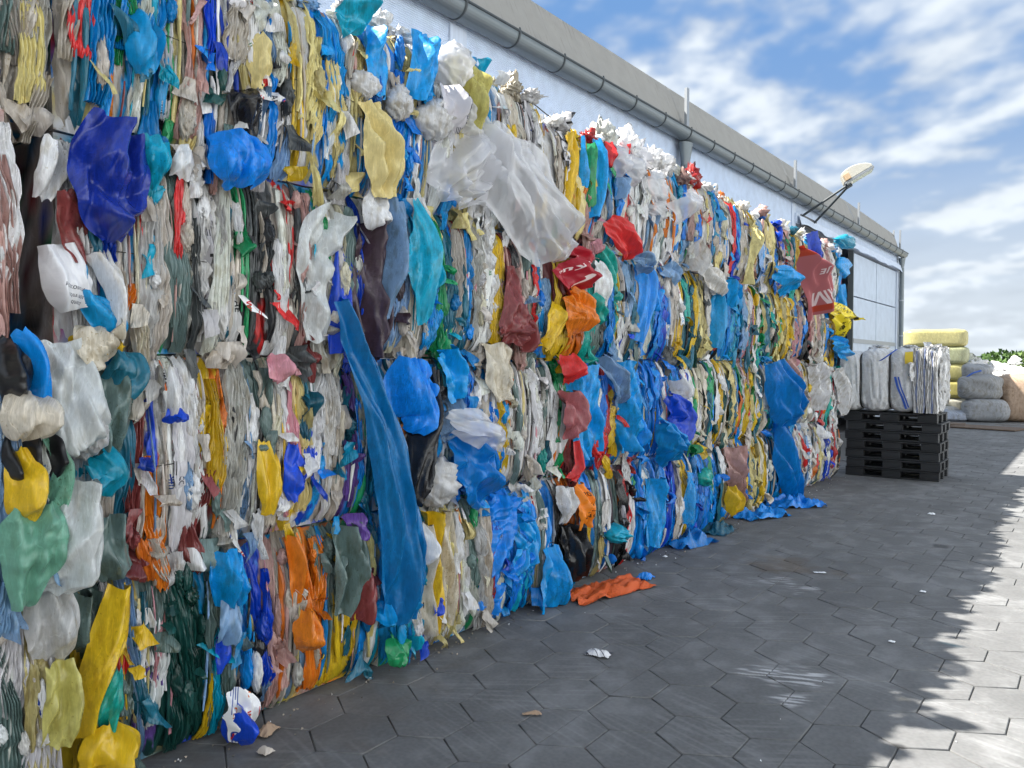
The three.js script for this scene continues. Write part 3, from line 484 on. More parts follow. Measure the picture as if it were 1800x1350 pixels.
["S","A",0.04,0.05,0,"film_sheet","broad azure blue film gathered in folds","",[[3.754,0.788,0.518],[3.697,0.549,0.565],[3.597,0.29,0.274],[3.532,0.115,0.161]],0.0],
["S","A",0.07,0.06,0,"film_sheet","","",[[3.802,0.678,0.235],[3.922,0.441,0.22],[3.802,0.249,0.153]],0.0],
["S","A",0.084,0.1,0,"plastic_bag","azure blue bag touching the ground","",[[4.156,0.399,0.225],[4.137,0.176,0.298],[4.124,-0.04,0.322]],0.039],
["S","w",0.06999999999999999,0.081,0,"plastic_bag","","",[[2.97,0.744,0.072],[2.959,0.67,0.13],[2.954,0.596,0.124],[2.949,0.533,0.063]],0.0],
["S","h",0.05,0.05,0,"film_sheet","","",[[3.147,0.776,0.121],[3.17,0.452,0.16],[3.192,0.124,0.162]],0.0],
["S","h",0.05,0.05,0,"film_sheet","","",[[3.011,0.734,0.088],[2.988,0.428,0.123],[3.04,0.134,0.162]],0.0],
["S","y",0.06,0.05,0,"film_sheet","","",[[3.059,0.79,0.081],[3.058,0.477,0.099],[3.065,0.129,0.1]],0.0],
["S","e",0.06999999999999999,0.09450000000000001,0,"plastic_bag","","",[[2.763,0.2,0.1],[2.756,0.15,0.185],[2.752,0.099,0.176],[2.749,0.056,0.051]],0.0],
["S","y",0.065,0.05,0,"film_sheet","","",[[4.415,3.164,0.093],[4.423,2.993,0.129],[4.361,2.713,0.115],[4.313,2.553,0.08]],0.141],
["S","b",0.067,0.06,0,"film_sheet","","",[[4.556,3.169,0.089],[4.542,2.979,0.1],[4.557,2.825,0.078]],0.219],
["S","e",0.067,0.07,0,"film_sheet","","",[[4.652,3.14,0.076],[4.631,2.957,0.087],[4.67,2.705,0.066]],0.262],
["S","b",0.069,0.08,0,"film_sheet","","",[[4.764,3.205,0.076],[4.765,2.983,0.097],[4.705,2.63,0.096]],0.302],
["S","r",0.068,0.06,0,"film_sheet","","",[[4.909,3.218,0.064],[4.877,3.109,0.074],[4.894,3.03,0.042]],0.361],
["S","r",0.083,0.14,0,"film_sheet","bright red flap sticking out","",[[4.871,2.649,0.121],[4.961,2.563,0.174],[5.106,2.476,0.19],[5.176,2.42,0.117]],0.42],
["S","R",0.091,0.14,0,"film_sheet","red bag with white print","red",[[4.309,2.315,0.279],[4.379,2.235,0.432],[4.464,2.146,0.349]],0.16],
["S","o",0.086,0.16,0,"plastic_bag","orange bag folded into a cup","",[[4.317,2.088,0.168],[4.422,1.969,0.333],[4.459,1.815,0.267]],0.163],
["S","y",0.073,0.08,0,"film_sheet","","",[[4.235,1.996,0.087],[4.189,1.863,0.172],[4.104,1.704,0.072]],0.051],
["S","t",0.074,0.09,0,"film_sheet","","",[[4.791,2.41,0.136],[4.888,2.306,0.138],[4.921,2.184,0.107]],0.352],
["S","t",0.071,0.09,0,"film_sheet","","",[[4.628,2.081,0.106],[4.721,1.945,0.119],[4.823,1.868,0.133]],0.292],
["S","W",0.077,0.1215,0,"plastic_bag","","",[[4.751,2.333,0.064],[4.756,2.219,0.183],[4.759,2.106,0.174],[4.762,2.008,0.097]],0.31],
["S","b",0.078,0.07,0,"film_sheet","","",[[5.412,2.38,0.153],[5.461,2.228,0.175],[5.416,1.957,0.133],[5.371,1.778,0.101]],0.554],
["S","b",0.103,0.10800000000000001,0,"plastic_bag","","",[[5.514,2.213,0.057],[5.538,2.149,0.131],[5.551,2.083,0.125],[5.563,2.027,0.07]],0.611],
["S","L",0.107,0.1,1,"film_sheet","","",[[5.266,2.406,0.099],[5.386,2.375,0.172],[5.452,2.333,0.153]],0.557],
["S","r",0.079,0.09450000000000001,0,"plastic_bag","","",[[4.372,1.669,0.122],[4.385,1.599,0.196],[4.392,1.529,0.186],[4.398,1.468,0.104]],0.153],
["S","M",0.081,0.1215,0,"plastic_bag","","",[[4.351,1.423,0.121],[4.369,1.309,0.243],[4.378,1.194,0.231],[4.387,1.096,0.132]],0.146],
["S","r",0.064,0.06,0,"film_sheet","","",[[4.525,1.084,0.058],[4.496,0.888,0.069],[4.446,0.795,0.079]],0.187],
["S","L",0.08,0.14,1,"film_sheet","pale blue film sleeve","",[[4.786,1.649,0.113],[4.932,1.495,0.148],[5.059,1.318,0.184]],0.376],
["S","b",0.062,0.04,0,"film_sheet","","",[[4.607,1.6,0.277],[4.609,1.279,0.3],[4.648,0.953,0.258]],0.243],
["S","b",0.082,0.06,0,"film_sheet","","",[[5.184,1.622,0.175],[5.187,1.253,0.206],[5.234,0.943,0.229]],0.48],
["B","r",0.06,0.06,0,"plastic_bag","","",[[4.791,1.031,0.143,0.215,0]],0],
["S","o",0.083,0.1,0,"film_sheet","orange bag with black print","orange",[[4.482,0.773,0.078],[4.526,0.628,0.203],[4.542,0.466,0.192]],0.211],
["S","W",0.077,0.09,1,"film_sheet","","",[[4.335,0.771,0.178],[4.321,0.657,0.201],[4.301,0.525,0.082]],0.119],
["S","k",0.075,0.08,0,"plastic_bag","black bag low on the wall","",[[4.43,0.503,0.228],[4.445,0.323,0.286],[4.482,0.117,0.289]],0.177],
["B","c",0.06,0.09,0,"plastic_bag","","",[[5.093,0.314,0.208,0.139,0]],0],
["S","E",0.15,0.13,1,"film_sheet","","",[[5.914,2.989,0.294],[5.969,2.904,0.326],[6.026,2.818,0.249]],0.775],
["B","E",0.05,0.1,1,"plastic_bag","","",[[5.057,3.107,0.253,0.236,0]],0],
["B","E",0.05,0.1,1,"plastic_bag","","",[[5.275,3.087,0.323,0.26,0]],0],
["B","E",0.05,0.08,1,"plastic_bag","","",[[5.702,3.034,0.401,0.275,0]],0],
["B","E",0.05,0.08,1,"plastic_bag","","",[[5.704,2.85,0.301,0.184,0]],0],
["S","L",0.077,0.06,0,"film_sheet","","",[[5.095,3.005,0.125],[5.079,2.918,0.135],[5.054,2.829,0.072]],0.435],
["S","g",0.099,0.07,1,"film_sheet","","",[[6.31,2.668,0.152],[6.43,2.558,0.175],[6.314,2.396,0.101]],0.849],
["S","L",0.088,0.08,0,"film_sheet","","",[[5.838,2.399,0.11],[5.944,2.362,0.142],[5.999,2.272,0.071]],0.722],
["S","g",0.106,0.1,0,"film_sheet","","",[[6.538,2.467,0.081],[6.666,2.377,0.185],[6.89,2.28,0.116]],0.941],
["S","b",0.105,0.1,0,"film_sheet","","",[[7.167,2.421,0.118],[7.197,2.314,0.172],[7.287,2.183,0.163]],1.012],
["S","c",0.095,0.0675,0,"plastic_bag","","",[[6.898,2.305,0.073],[6.866,2.108,0.178],[6.852,1.913,0.169],[6.837,1.746,0.08]],0.973],
["S","B",0.109,0.12,0,"film_sheet","royal blue film torn open","",[[5.807,1.342,0.11],[5.969,1.169,0.245],[5.918,0.933,0.182]],0.722],
["S","b",0.104,0.13,1,"film_sheet","","",[[5.616,1.141,0.099],[5.77,0.968,0.233],[5.908,0.814,0.227]],0.678],
["S","W",0.089,0.11,1,"film_sheet","","",[[5.931,1.481,0.091],[5.976,1.384,0.143],[5.955,1.313,0.112]],0.728],
["S","b",0.086,0.10800000000000001,0,"plastic_bag","","",[[5.277,1.226,0.089],[5.27,1.119,0.175],[5.267,1.011,0.166],[5.263,0.919,0.078]],0.506],
["S","b",0.077,0.04,0,"film_sheet","","",[[5.673,0.671,0.205],[5.676,0.391,0.205],[5.629,0.119,0.174]],0.627],
["S","A",0.089,0.06,0,"film_sheet","","",[[6.301,0.649,0.103],[6.28,0.501,0.113],[6.237,0.206,0.133]],0.814],
["B","t",0.06,0.08,0,"plastic_bag","","",[[6.699,0.56,0.257,0.18,0]],0],
["S","x",0.123,0.07,0,"film_sheet","","",[[7.268,0.794,0.239],[7.303,0.54,0.218],[7.429,0.242,0.133]],1.012],
["S","y",0.097,0.081,0,"plastic_bag","","",[[7.242,0.41,0.058],[7.271,0.305,0.142],[7.286,0.2,0.135],[7.302,0.11,0.047]],1.012],
["S","b",0.159,0.22,1,"plastic_bag","large translucent blue bag ballooning out","",[[8.255,1.631,0.214],[8.334,1.354,0.335],[8.453,1.071,0.267],[8.532,0.922,0.171]],1.012],
["S","b",0.135,0.1,1,"film_sheet","blue film strip reaching down to the ground","",[[8.604,0.954,0.148],[8.692,0.578,0.199],[8.88,0.234,0.215],[9.03,-0.017,0.167]],1.012],
["S","b",0.13,0.2,0,"plastic_bag","blue bag bulging above a dark hollow","",[[8.261,2.588,0.119],[8.576,2.543,0.269],[8.695,2.414,0.223]],1.012],
["S","M",0.143,0.2,0,"film_sheet","dusty red bag with white letters","rosebag",[[9.166,2.95,0.09],[9.343,2.777,0.17],[9.62,2.531,0.254],[9.96,2.253,0.33]],1.012],
["S","p",0.079,0.06,0,"film_sheet","","",[[7.879,3.102,0.069],[7.772,2.825,0.091],[7.654,2.408,0.113]],1.012],
["S","B",0.089,0.08,0,"film_sheet","","",[[9.805,3.227,0.136],[9.886,2.942,0.151],[10.189,2.615,0.098]],1.012],
["B","b",0.04,0.1,0,"plastic_bag","","",[[11.451,2.961,0.656,0.286,0]],0],
["B","c",0.05,0.1,1,"plastic_bag","","",[[11.517,3.327,0.724,0.191,0]],0],
["S","b",0.068,0.06,0,"film_sheet","","",[[11.292,2.707,0.107],[11.302,2.471,0.107],[11.371,2.237,0.077]],1.012],
["S","z",0.12,0.02,0,"film_sheet","yellow and black printed film sticking out","",[[10.549,2.345,0.144],[11.105,2.3,0.225],[11.4,2.257,0.168,0.091],[11.4,2.212,0.038,0.253]],1.012],
["S","z",0.098,0.14,0,"film_sheet","","",[[10.825,2.248,0.133],[10.97,2.101,0.149],[11.032,1.957,0.105]],1.012],
["S","b",0.121,0.05,0,"film_sheet","","",[[10.778,1.904,0.147],[11.121,1.818,0.271],[11.4,1.727,0.169,0.035]],1.012],
["S","x",0.093,0.08,0,"film_sheet","","",[[9.031,1.653,0.128],[9.182,1.466,0.117],[9.252,1.264,0.078]],1.012],
["S","W",0.121,0.09,0,"film_sheet","","",[[9.868,1.6,0.178],[10.022,1.313,0.236],[10.131,1.021,0.14]],1.012],
["S","w",0.101,0.1,0,"film_sheet","","",[[10.925,1.523,0.134],[11.166,1.208,0.197],[11.238,0.89,0.107]],1.012],
["S","w",0.117,0.10800000000000001,0,"plastic_bag","","",[[10.18,0.808,0.103],[10.155,0.754,0.183],[10.143,0.698,0.173],[10.131,0.651,0.046]],1.012]
];

// Film colours along each bale, read from its left end to its right, upper and lower half. One letter is one fold; see COL.
const ROWS = [
  [['cnTngpncng', 'cnWbpnWn'], ['nrcTewccnnxBBgnqwkwypWpbbWWppbb', 'nTpnwncTbcepnWbFnnBngqbkKyyWppbWpgWpbbWp'], ['WbpbbWWhpWWcLWyhwjWy', 'pbbWpWbppWWWWWgKWny'], ['wjyyybbebbrWWWWW', 'nWyygxingWnhWWgWWLW'], ['WWWLcxWhrwgcbw', 'WWWgWLWnWgmnpg'], ['bghbBpnpykWxbwpk', 'nbBnpWgxwLbgppb'], ['kBnxnTchkpbb', 'bnxcbtypkhxx'], ['bbBbgxWgcWbc', 'bBTgwegWbb']],
  [['nxoxnoxx', 'xnoxxnhx'], ['wmBBnccnxnwngneKKKnrxscegngWWww', 'wwncnnhgnesKgggnnKKKrwnKxmgnhhBBBmuu'], ['uLLccceTbnrgnwpxnxnsnwb', 'uunhhgbeecTbnngwyxmmxnssbL'], ['mmrmgwtttygLccgb', 'yyoootskbLWBgsbbc'], ['bgbngtTypKgnbp', 'bBbKyyTTFpppwkb'], ['bcccnhxiyepTtpg', 'bcccLiTTWtecntk'], ['yypyhxgbnx', 'ppyygixbkmg'], ['xxnwbyyyrw', 'ngwywybb']],
  [['bkhWWW', 'kyGtWL'], ['WWsTTnBgqqwnyogWLsshwipTwwgnTkebcW', 'gcnKmnonwwmmsgLLwhnyyWBbnncvbeTc'], ['cWggbbbKcbbbwnbbbhwgnwwgs', 'cWkkkgWWbbbbbwbwgwnwtg'], ['wernmrbbbbLLgbbb', 'wemmbbbbryrbwrbbb'], ['bbgbbbWpkhTewp', 'bbbbBBWehyKhFy'], ['FyphFexyewTxnTt', 'FhFTbwynpyTtbTe'], ['ccccbxmhgygw', 'cccccxgLgwnt'], ['gsgwwqwt', 'wrgtgqwk']],
  [['qkmWqkrWWg', 'gwngWWgwWg'], ['kssyyssFFFFcsscbBxxnpoosssyenmW', 'yytysTvFFFFFssnbwxxnnLhoyyyyTbWc'], ['ccccWwpwpsebBBbbbbbgwb', 'cccgBwpwpwwengbbbbbcbnbb'], ['bwooocbsgwsgukbbw', 'bkkkcwpwsbukrwbbg'], ['bbBBwpbbbbcbbT', 'bBBbwybBbbbbTb'], ['xxxnwybpyphygk', 'pphwxobphpyyhw'], ['ccccwnBgrwng', 'cccbBwebhgLn'], ['ngwBgrnK', 'gpnBBgnK']]
];
const LOOK = [
  ['grey-white and sky blue', 'off-white bale with cobalt, cyan and pale yellow', 'pale yellow, azure and clear film', 'white film bale with yellow and red', 'mostly clear white film', 'mixed white, yellow and blue striped', 'black, blue and pinkish', 'blue and white tufted'],
  ['pink and brown stained', 'dirty grey-white with charcoal', 'grey, aubergine and sky blue', 'orange, turquoise and red', 'blue, yellow and dark green', 'cyan and pastel striped', 'yellow and pink striped', 'white bale with yellow'],
  ['black, tan and clear film', 'grey-white with teal and mustard', 'white striped bale with black and blue', 'bright blue with red', 'bright blue with olive', 'dark green and gold striped', 'white bale behind a blue balloon', 'greyish white printed'],
  ['white film with olive', 'mustard, dark green and pink', 'cream and azure', 'azure and white bale with black bag', 'deep blue', 'pinkish and yellow striped', 'grey-white bale beside blue strip', 'pale grey and blue']
];
const LAYER = ['top layer', 'second layer from top', 'third layer from top', 'bottom layer'];
const ORD = ['at the left edge', 'second from left', 'third from left', 'fourth from left', 'fifth from left', 'sixth from left', 'seventh from left', 'at the far right end'];
const T = [-.35, 1.2, 2.74, 4.23, 5.72, 7.21, 8.70, 10.19, 11.5], Y = [3.27, 2.45, 1.635, .82, 0], TOP = [3.27, 3.3, 3.34, 3.22, 3.26, 3.22, 3.2, 3.2];
const DEPTH = 1.15, wireMat = new THREE.MeshStandardMaterial({ color: new THREE.Color().setRGB(.05, .048, .045), roughness: .5, metalness: .6 });
const bales = [];
const vary = c => 'wWgn'.includes(c) && rnd() < .2 ? pick('hxLqjswwgn'.split('')) : c;
const codeAt = (b, t, y) => { const k = clamp((t - b.t0) / (b.t1 - b.t0), 0, .9999), s = b.str[clamp((y - b.y0) / (b.y1 - b.y0)) > .5 ? 0 : 1]; return s[Math.floor(k * s.length)]; };
for (let r = 0; r < 4; r++) for (let c = 0; c < 8; c++) {
  const b = { r, c, str: ROWS[r][c], y1: (r ? Y[r] : TOP[c]) - .002, y0: Y[r + 1] + .002, x: R(-.03, .025) };
  const j0 = c && c < 8 ? R(-.05, .05) : 0; b.t0 = T[c] + .012; b.t1 = T[c + 1] - .012;
  if (c === 0) { b.x = [-.02, .12, .2, .13][r]; b.t1 = [1.19, 1.02, 1.1, 1.12][r]; }
  const lod = c >= 3 ? 1 : 0, H = b.y1 - b.y0, Lt = b.t1 - b.t0, tc = (b.t0 + b.t1) / 2; b.lod = lod;
  const bale = b.o = thing('plastic_bale', `${LOOK[r][c]}${/bale/.test(LOOK[r][c]) ? '' : ' bale'}, ${LAYER[r]}, ${ORD[c]}`, 'bale', [b.x - DEPTH / 2, b.y0 < .05 ? 0 : b.y0, -tc], 'bales stacked in the wall');
  const off = bale.position;
  b.add = (name, g, m, label) => { g.translate(-off.x, -off.y, -off.z); return part(name, g, m, bale, label); };
  const bulge = y => { const k = clamp((y - b.y0) / H); return .035 * Math.sin(Math.PI * k) - .055 * Math.pow(Math.abs(k * 2 - 1), 7); };
  // the pressed body of the bale
  {
    const nt = Math.round(Lt / (lod ? .02 : .0085)), ny = Math.round(H / (lod ? .05 : .022)), s = R(0, 300), cols = [];
    const front = grid(nt, ny, (u, v) => {
      const t = lerp(b.t0, b.t1, u * .5 + .5), y = lerp(b.y0, b.y1, v), e = Math.pow(Math.abs(u), 18) * .05;
      const wob = n2(t * 3 + s, y * 2.2) * .03, pl = ridge(n2((t + wob) * 15, y * 1.6 + s)) * .022 + ridge(n2((t + wob) * 34, y * 3.4 - s)) * .013 + ridge(n2(t * 70, y * 9 + s)) * .006;
      const code = codeAt(b, t + wob + n2(t * 30, y * 5 + s) * .025, y + n2(t * 24, s) * .3 * H), k = COL[code] || COL.g, j = .85 + .3 * (.5 + .5 * n2(Math.floor((t + wob) * 55) * 3.7, s));
      cols.push(clamp(k[0] * j, 0, .85), clamp(k[1] * j, 0, .85), clamp(k[2] * j, 0, .88));
      return [b.x - .035 + bulge(y) + pl - e, y, t];
    });
    front.setAttribute('color', new THREE.Float32BufferAttribute(cols, 3));
    const body = new THREE.BoxGeometry(DEPTH - .06, H, Lt, 14, 8, 18); const p = body.attributes.position, cc = [];
    for (let i = 0; i < p.count; i++) {
      const x = p.getX(i), y = p.getY(i), z = p.getZ(i), k = COL[pick(b.str[0].split(''))] || COL.g, q = 1 + .0 * x;
      const d = ridge(n3(x * 7, y * 7, z * 7 + s)) * .02; p.setXYZ(i, x * (1 - .004) + (Math.abs(x) > DEPTH * .45 ? 0 : 0), y * (1 + (Math.abs(y) > H * .45 && r === 0 ? d : -.012)), z * .992 + d * .4 * Math.sign(z)); cc.push(...k.map(v => v * .9));
    }
    body.setAttribute('color', new THREE.Float32BufferAttribute(cc, 3)); body.translate(b.x - .06 - (DEPTH - .06) / 2, (b.y0 + b.y1) / 2, -tc); body.computeVertexNormals();
    const a = front.toNonIndexed(), bb = body.toNonIndexed();
    const m = b.add('film_mass', mergeGeometries([front, body]), massMats[(r + c) % 2]); m.userData.kind = 'stuff';
  }
  // single folds, gathered lengths, bags and loose corners
  const n = Math.round(Lt / (lod ? .036 : .034)), sl = lod ? .82 : 1;
  for (let layer = 0; layer < 3; layer++) for (let i = 0; i < n; i++) {
    const t = b.t0 + .015 + (i + R(.1, .9)) / n * (Lt - .03); let l = rnd() < .36 ? R(.8, 1.03) : R(.2, .65), yb = b.y0 - .015 + R(0, Math.max(0, 1.03 - l)) * H;
    if (layer === 2 && rnd() < .6) continue;
    const y0 = Math.max(.01, yb), y1 = Math.min(yb + l * H, b.y1 + .02), ym = (y0 + y1) / 2, code = rnd() < (layer === 2 ? .6 : .9) ? codeAt(b, t, ym) : pick('wgWnbpyeswrLoTk'.split(''));
    const xb = b.x - .02 + layer * .012;
    if (rnd() < .36) { const w = R(.035, .11); b.add('film_drape', drapeGeo(clamp(t, b.t0 + w * .5, b.t1 - w * .5), y0, y1, w, xb + .012, R(.005, .03), lod, bulge), filmMat(vary(code), rnd() < .14 ? 1 : 0)); }
    else b.add('film_fold', foldGeo(t, y0, y1, (layer === 2 ? R(.014, .032) : R(.01, .028)) * (rnd() < .35 ? .7 : 1) * sl, R(.018, .042) * (layer === 2 ? 1.25 : 1), xb, lod, bulge), filmMat(vary(code)));
  }
  if (!lod) for (let i = 0; i < 40; i++) {
    const t = R(b.t0 + .02, b.t1 - .02), l = R(.2, .75) * H, y0 = Math.max(.01, R(b.y0 - .02, b.y1 - l)), code = rnd() < .55 ? codeAt(b, t, y0 + l / 2) : pick('wwnhgqkLsmxip'.split(''));
    b.add('film_fold', foldGeo(t, y0, y0 + l, R(.005, .011), R(.012, .025), b.x + .012, 1, bulge), filmMat(code));
  }
  for (let i = 0; i < (lod ? 22 : 56); i++) {
    const t = R(b.t0 + .06, b.t1 - .06), y = R(b.y0 + .08, b.y1 - .04), code = vary(codeAt(b, t, y)), k = rnd();
    if (k < .35) b.add('plastic_bag', bagGeo(b.x + .025 + bulge(y), y, t, R(.015, .04), R(.03, .095), R(.012, .032), R(.35, .6), lod, 0, .35), filmMat(code, rnd() < .12 ? 1 : 0));
    else b.add('film_sheet', flapGeo(t, y, R(.025, .085), Math.min(R(.03, .13), y - b.y0 + .02), b.x + .026 + bulge(y), R(.01, .06), lod), filmMat(code, rnd() < .3 ? 1 : 0));
  }
  // loose film along the seams between layers
  for (let i = 0; i < (lod ? 11 : 20); i++) { const t = R(b.t0 + .05, b.t1 - .05), code = codeAt(b, t, b.y0 + .02); if (r < 3) { if (rnd() < .5) b.add('film_sheet', flapGeo(t, b.y0 + R(.01, .06), R(.04, .12), R(.05, .14), b.x + .01, R(.02, .05), lod), filmMat(code, rnd() < .3 ? 1 : 0)); else { const w = R(.03, .08); b.add('film_drape', drapeGeo(t, b.y0 - R(.04, .14), b.y0 + R(.06, .2), w, b.x + .01, R(.015, .04), lod), filmMat(code)); } } }
  // ruffled upper edge in the sun
  if (r === 0) {
    for (let i = 0; i < 26; i++) { const t = R(b.t0, b.t1), x = b.x - Math.pow(rnd(), 1.6) * .5, code = rnd() < .55 ? codeAt(b, t, b.y1) : pick('WWEwhL'.split('')); b.add('film_tuft', bagGeo(x + .01, b.y1 + R(-.02, .03), t, R(.03, .07), R(.025, .06), R(.03, .07), R(.5, .9), lod), filmMat(code, rnd() < .5 ? 1 : 0)); }
    for (let i = 0; i < 20; i++) { const t = R(b.t0, b.t1), x = b.x - R(0, .35), code = rnd() < .55 ? codeAt(b, t, b.y1) : pick('WWEwhL'.split('')); b.add('film_tuft', flapGeo(t, b.y1 - .01, R(.04, .11), R(.03, .12), x, R(-.05, .06), lod, 1), filmMat(code, rnd() < .6 ? 1 : 0)); }
    for (let i = 0; i < 16; i++) { const t = R(b.t0 + .05, b.t1 - .05), x = b.x - R(.35, 1.05), code = pick(b.str[0].split('')); b.add('film_tuft', bagGeo(x, b.y1 + R(-.01, .03), t, R(.05, .12), R(.03, .06), R(.05, .12), .6, 1), filmMat(code)); }
  }
  // baling wires
  for (const k of [.5]) {
    const y = b.y0 + k * H + R(-.03, .03), pts = []; for (let i = 0; i <= 24; i++) { const t = lerp(b.t0, b.t1, i / 24); pts.push(new THREE.Vector3(b.x + .008 + bulge(y) + n2(t * 8, y * 5) * .014, y + n2(t * 1.4, y) * .012, -t)); }
    b.add('baling_wire', new THREE.TubeGeometry(new THREE.CatmullRomCurve3(pts), 48, 0.0018, 4), wireMat);
  }
  bales.push(b);
}
// the named bags and sheets that stand out in the photograph
for (const [k, code, x, d, clear, name, label, pr, q, tilt] of HEROES) {
  const [t, y] = q[0], b = bales.find(e => t >= T[e.c] && t < T[e.c + 1] && y >= Y[e.r + 1] && y < (e.r ? Y[e.r] : 9)) || bales[0];
  const lod = b.c >= 4 ? 1 : 0, m = pr ? printMat(pr) : filmMat(code, clear, q.length & 1, 1);
  const g = k === 'S' ? sheetGeo(q, x, d, lod, !!pr, tilt) : bagGeo(x, y, t, d, q[0][3] * .5, q[0][2] * .5, .45, lod, q[0][4], .3);
  b.add(name, g, m, label || undefined);
}
// tall ruffles of clear film on the fourth and fifth top bales, loose wire over the third
for (const [bi, t, h, code] of [[3, 5.2, .1, 'E'], [3, 5.35, .14, 'E'], [3, 5.5, .12, 'E'], [3, 4.95, .12, 'W'], [4, 5.8, .1, 'E'], [4, 5.95, .09, 'E'], [4, 6.1, .08, 'w'], [4, 6.3, .07, 'w'], [2, 3.95, .08, 'h'], [2, 3.5, .07, 'c'], [2, 3.55, .05, 'p'], [3, 4.8, .06, 'r'], [4, 6.6, .1, 'r'], [5, 7.3, .05, 'o']]) { const b = bales[bi]; b.add('film_tuft', bagGeo(b.x - .05, b.y1 + h * .3, t, h * .8, h, h * .9, .7, 0), filmMat(code, 1)); }
{ const b = bales[2], c = new THREE.CatmullRomCurve3([[-.05, 3.22, 3.9], [-.02, 3.3, 4.05], [-.02, 3.27, 4.3], [-.04, 3.25, 4.6], [-.05, 3.23, 4.8]].map(p => new THREE.Vector3(p[0], p[1], -p[2]))); b.add('baling_wire', new THREE.TubeGeometry(c, 30, .004, 5), wireMat, 'loose black wire end'); }

// ------------------------------------------------------------------ pallets with a bale of white sacks
{
  const pm = [.016, .02, .024].map(k => new THREE.MeshStandardMaterial({ color: new THREE.Color().setRGB(k * .9, k, k * 1.15), roughness: .55, bumpMap: grainBump, bumpScale: .002 }));
  const H = .1315, L = 1.2, D = .8, B = (x0, x1, y0, y1, z0, z1) => { const g = new RoundedBoxGeometry(x1 - x0, y1 - y0, z1 - z0, 1, .006); g.translate((x0 + x1) / 2, (y0 + y1) / 2, (z0 + z1) / 2); return g; };
  const ORDN = ['lowest', 'second', 'third', 'fourth', 'fifth', 'sixth', 'topmost'];
  for (let k = 0; k < 7; k++) {
    const o = thing('plastic_pallet', `${ORDN[k]} black plastic pallet${k && k < 6 ? ' from the ground' : ''} in the stack under the white sack bale`, 'pallet', [.64 + [0, .012, -.004, .008, -.01, .015, -.022][k], k * H, -12.15 + [0, .01, -.01, .006, .004, -.012, .016][k]], 'stacked pallets');
    o.rotation.y = [0, .008, -.006, .01, -.012, .01, -.015][k];
    const m = pm[k % 3];
    for (let i = 0; i < 7; i++) part('deck_board', B(-L / 2, L / 2, H - .026, H - .003, -D / 2 + i * (D - .095) / 6, -D / 2 + i * (D - .095) / 6 + .095), m, o);
    for (const z of [-D / 2, -.06, D / 2 - .12]) { part('runner', B(-L / 2, L / 2, .002, .022, z, z + .12), m, o); for (const [x0, x1] of [[-.6, -.36], [-.12, .12], [.36, .6]]) part('block', B(x0, x1, .022, H - .027, z + .004, z + .116), m, o); for (const x of [-.24, .24]) part('rib', B(x - .1, x + .1, H - .05, H - .027, z + .02, z + .034), m, o); }
    for (const z of [-D / 2 + .2, D / 2 - .2]) part('rib', B(-.59, -.57, .03, H - .027, z - .08, z + .08), m, o);
  }
  // the white sack bale
  const weave = dataTex(256, 256, (u, v) => { const q = .5 + .25 * Math.sin(u * 400) + .25 * Math.sin(v * 400); return [q, q, q]; });
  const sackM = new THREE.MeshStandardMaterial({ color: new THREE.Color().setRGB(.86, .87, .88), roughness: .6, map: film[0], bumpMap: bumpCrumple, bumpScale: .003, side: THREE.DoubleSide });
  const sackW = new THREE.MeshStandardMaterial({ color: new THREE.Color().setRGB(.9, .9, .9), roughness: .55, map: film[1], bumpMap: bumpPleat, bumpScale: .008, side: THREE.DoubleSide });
  const blue = new THREE.MeshStandardMaterial({ color: new THREE.Color().setRGB(.03, .1, .45), roughness: .6, side: THREE.DoubleSide }), yel = new THREE.MeshStandardMaterial({ color: new THREE.Color().setRGB(.75, .55, .05), roughness: .6, side: THREE.DoubleSide });
  const Y0 = 7 * H + .002, o = thing('sack_bale', 'strapped bale of white woven sacks lying on the black pallets', 'bale', [.6, Y0, -12.1]);
  const pil = (x0, x1, y1, z0, z1, s, m, nm = 'sack') => {
    const N = 40, M = 24, g = grid(N, M, (u, v) => {           // superellipse section around x, bulging between the straps
      const a = u * Math.PI, sx = v, f = Math.pow(Math.sin(Math.PI * clamp(.5 * (.06 + .88 * sx) * 2 * .5 + .25 * 0 + .0, 0, 1) * 1), 0.0) ;
      const b = .8 + .2 * Math.pow(Math.sin(Math.PI * clamp(sx, .0, 1)), .45), ce = Math.cos(a), se = Math.sin(a), p = .36;
      const yy = y1 / 2 + Math.sign(se) * Math.pow(Math.abs(se), p) * y1 / 2 * b, zz = (z0 + z1) / 2 + Math.sign(ce) * Math.pow(Math.abs(ce), p) * (z1 - z0) / 2 * b;
      const cap = sx < .04 || sx > .96 ? .55 : 1, X = lerp(x0, x1, sx);
      const cr = ridge(n3(X * 7 + s, yy * 4, zz * 4)) * .014 + ridge(n3(X * 18, yy * 9 + s, zz * 9)) * .007;
      return [X, Math.max(.004, y1 / 2 + (yy - y1 / 2) * cap + cr * (yy > .1 ? 1 : 0)), -((zz) * cap) - cr * Math.sign(zz) * -1];
    }, 1.6); return part(nm, g, m, o);
  };
  const q = (x0, x1, h, s) => pil(x0, x1, h, -.4, .42, s, sackM);
  q(-.66, -.36, .86, 1); q(-.37, .02, .9, 8); q(.01, .36, .9, 15);
  for (const x of [-.365, .015]) { const c = []; for (let i = 0; i <= 40; i++) { const a = i / 40 * 2 * Math.PI, p = .36; c.push(new THREE.Vector3(x + n2(i * .3, x) * .008, .45 + Math.sign(Math.sin(a)) * Math.pow(Math.abs(Math.sin(a)), p) * .39, .0 + Math.sign(Math.cos(a)) * Math.pow(Math.abs(Math.cos(a)), p) * .372)); } part('strap', new THREE.TubeGeometry(new THREE.CatmullRomCurve3(c, true), 90, .007, 5), wireMat, o); }
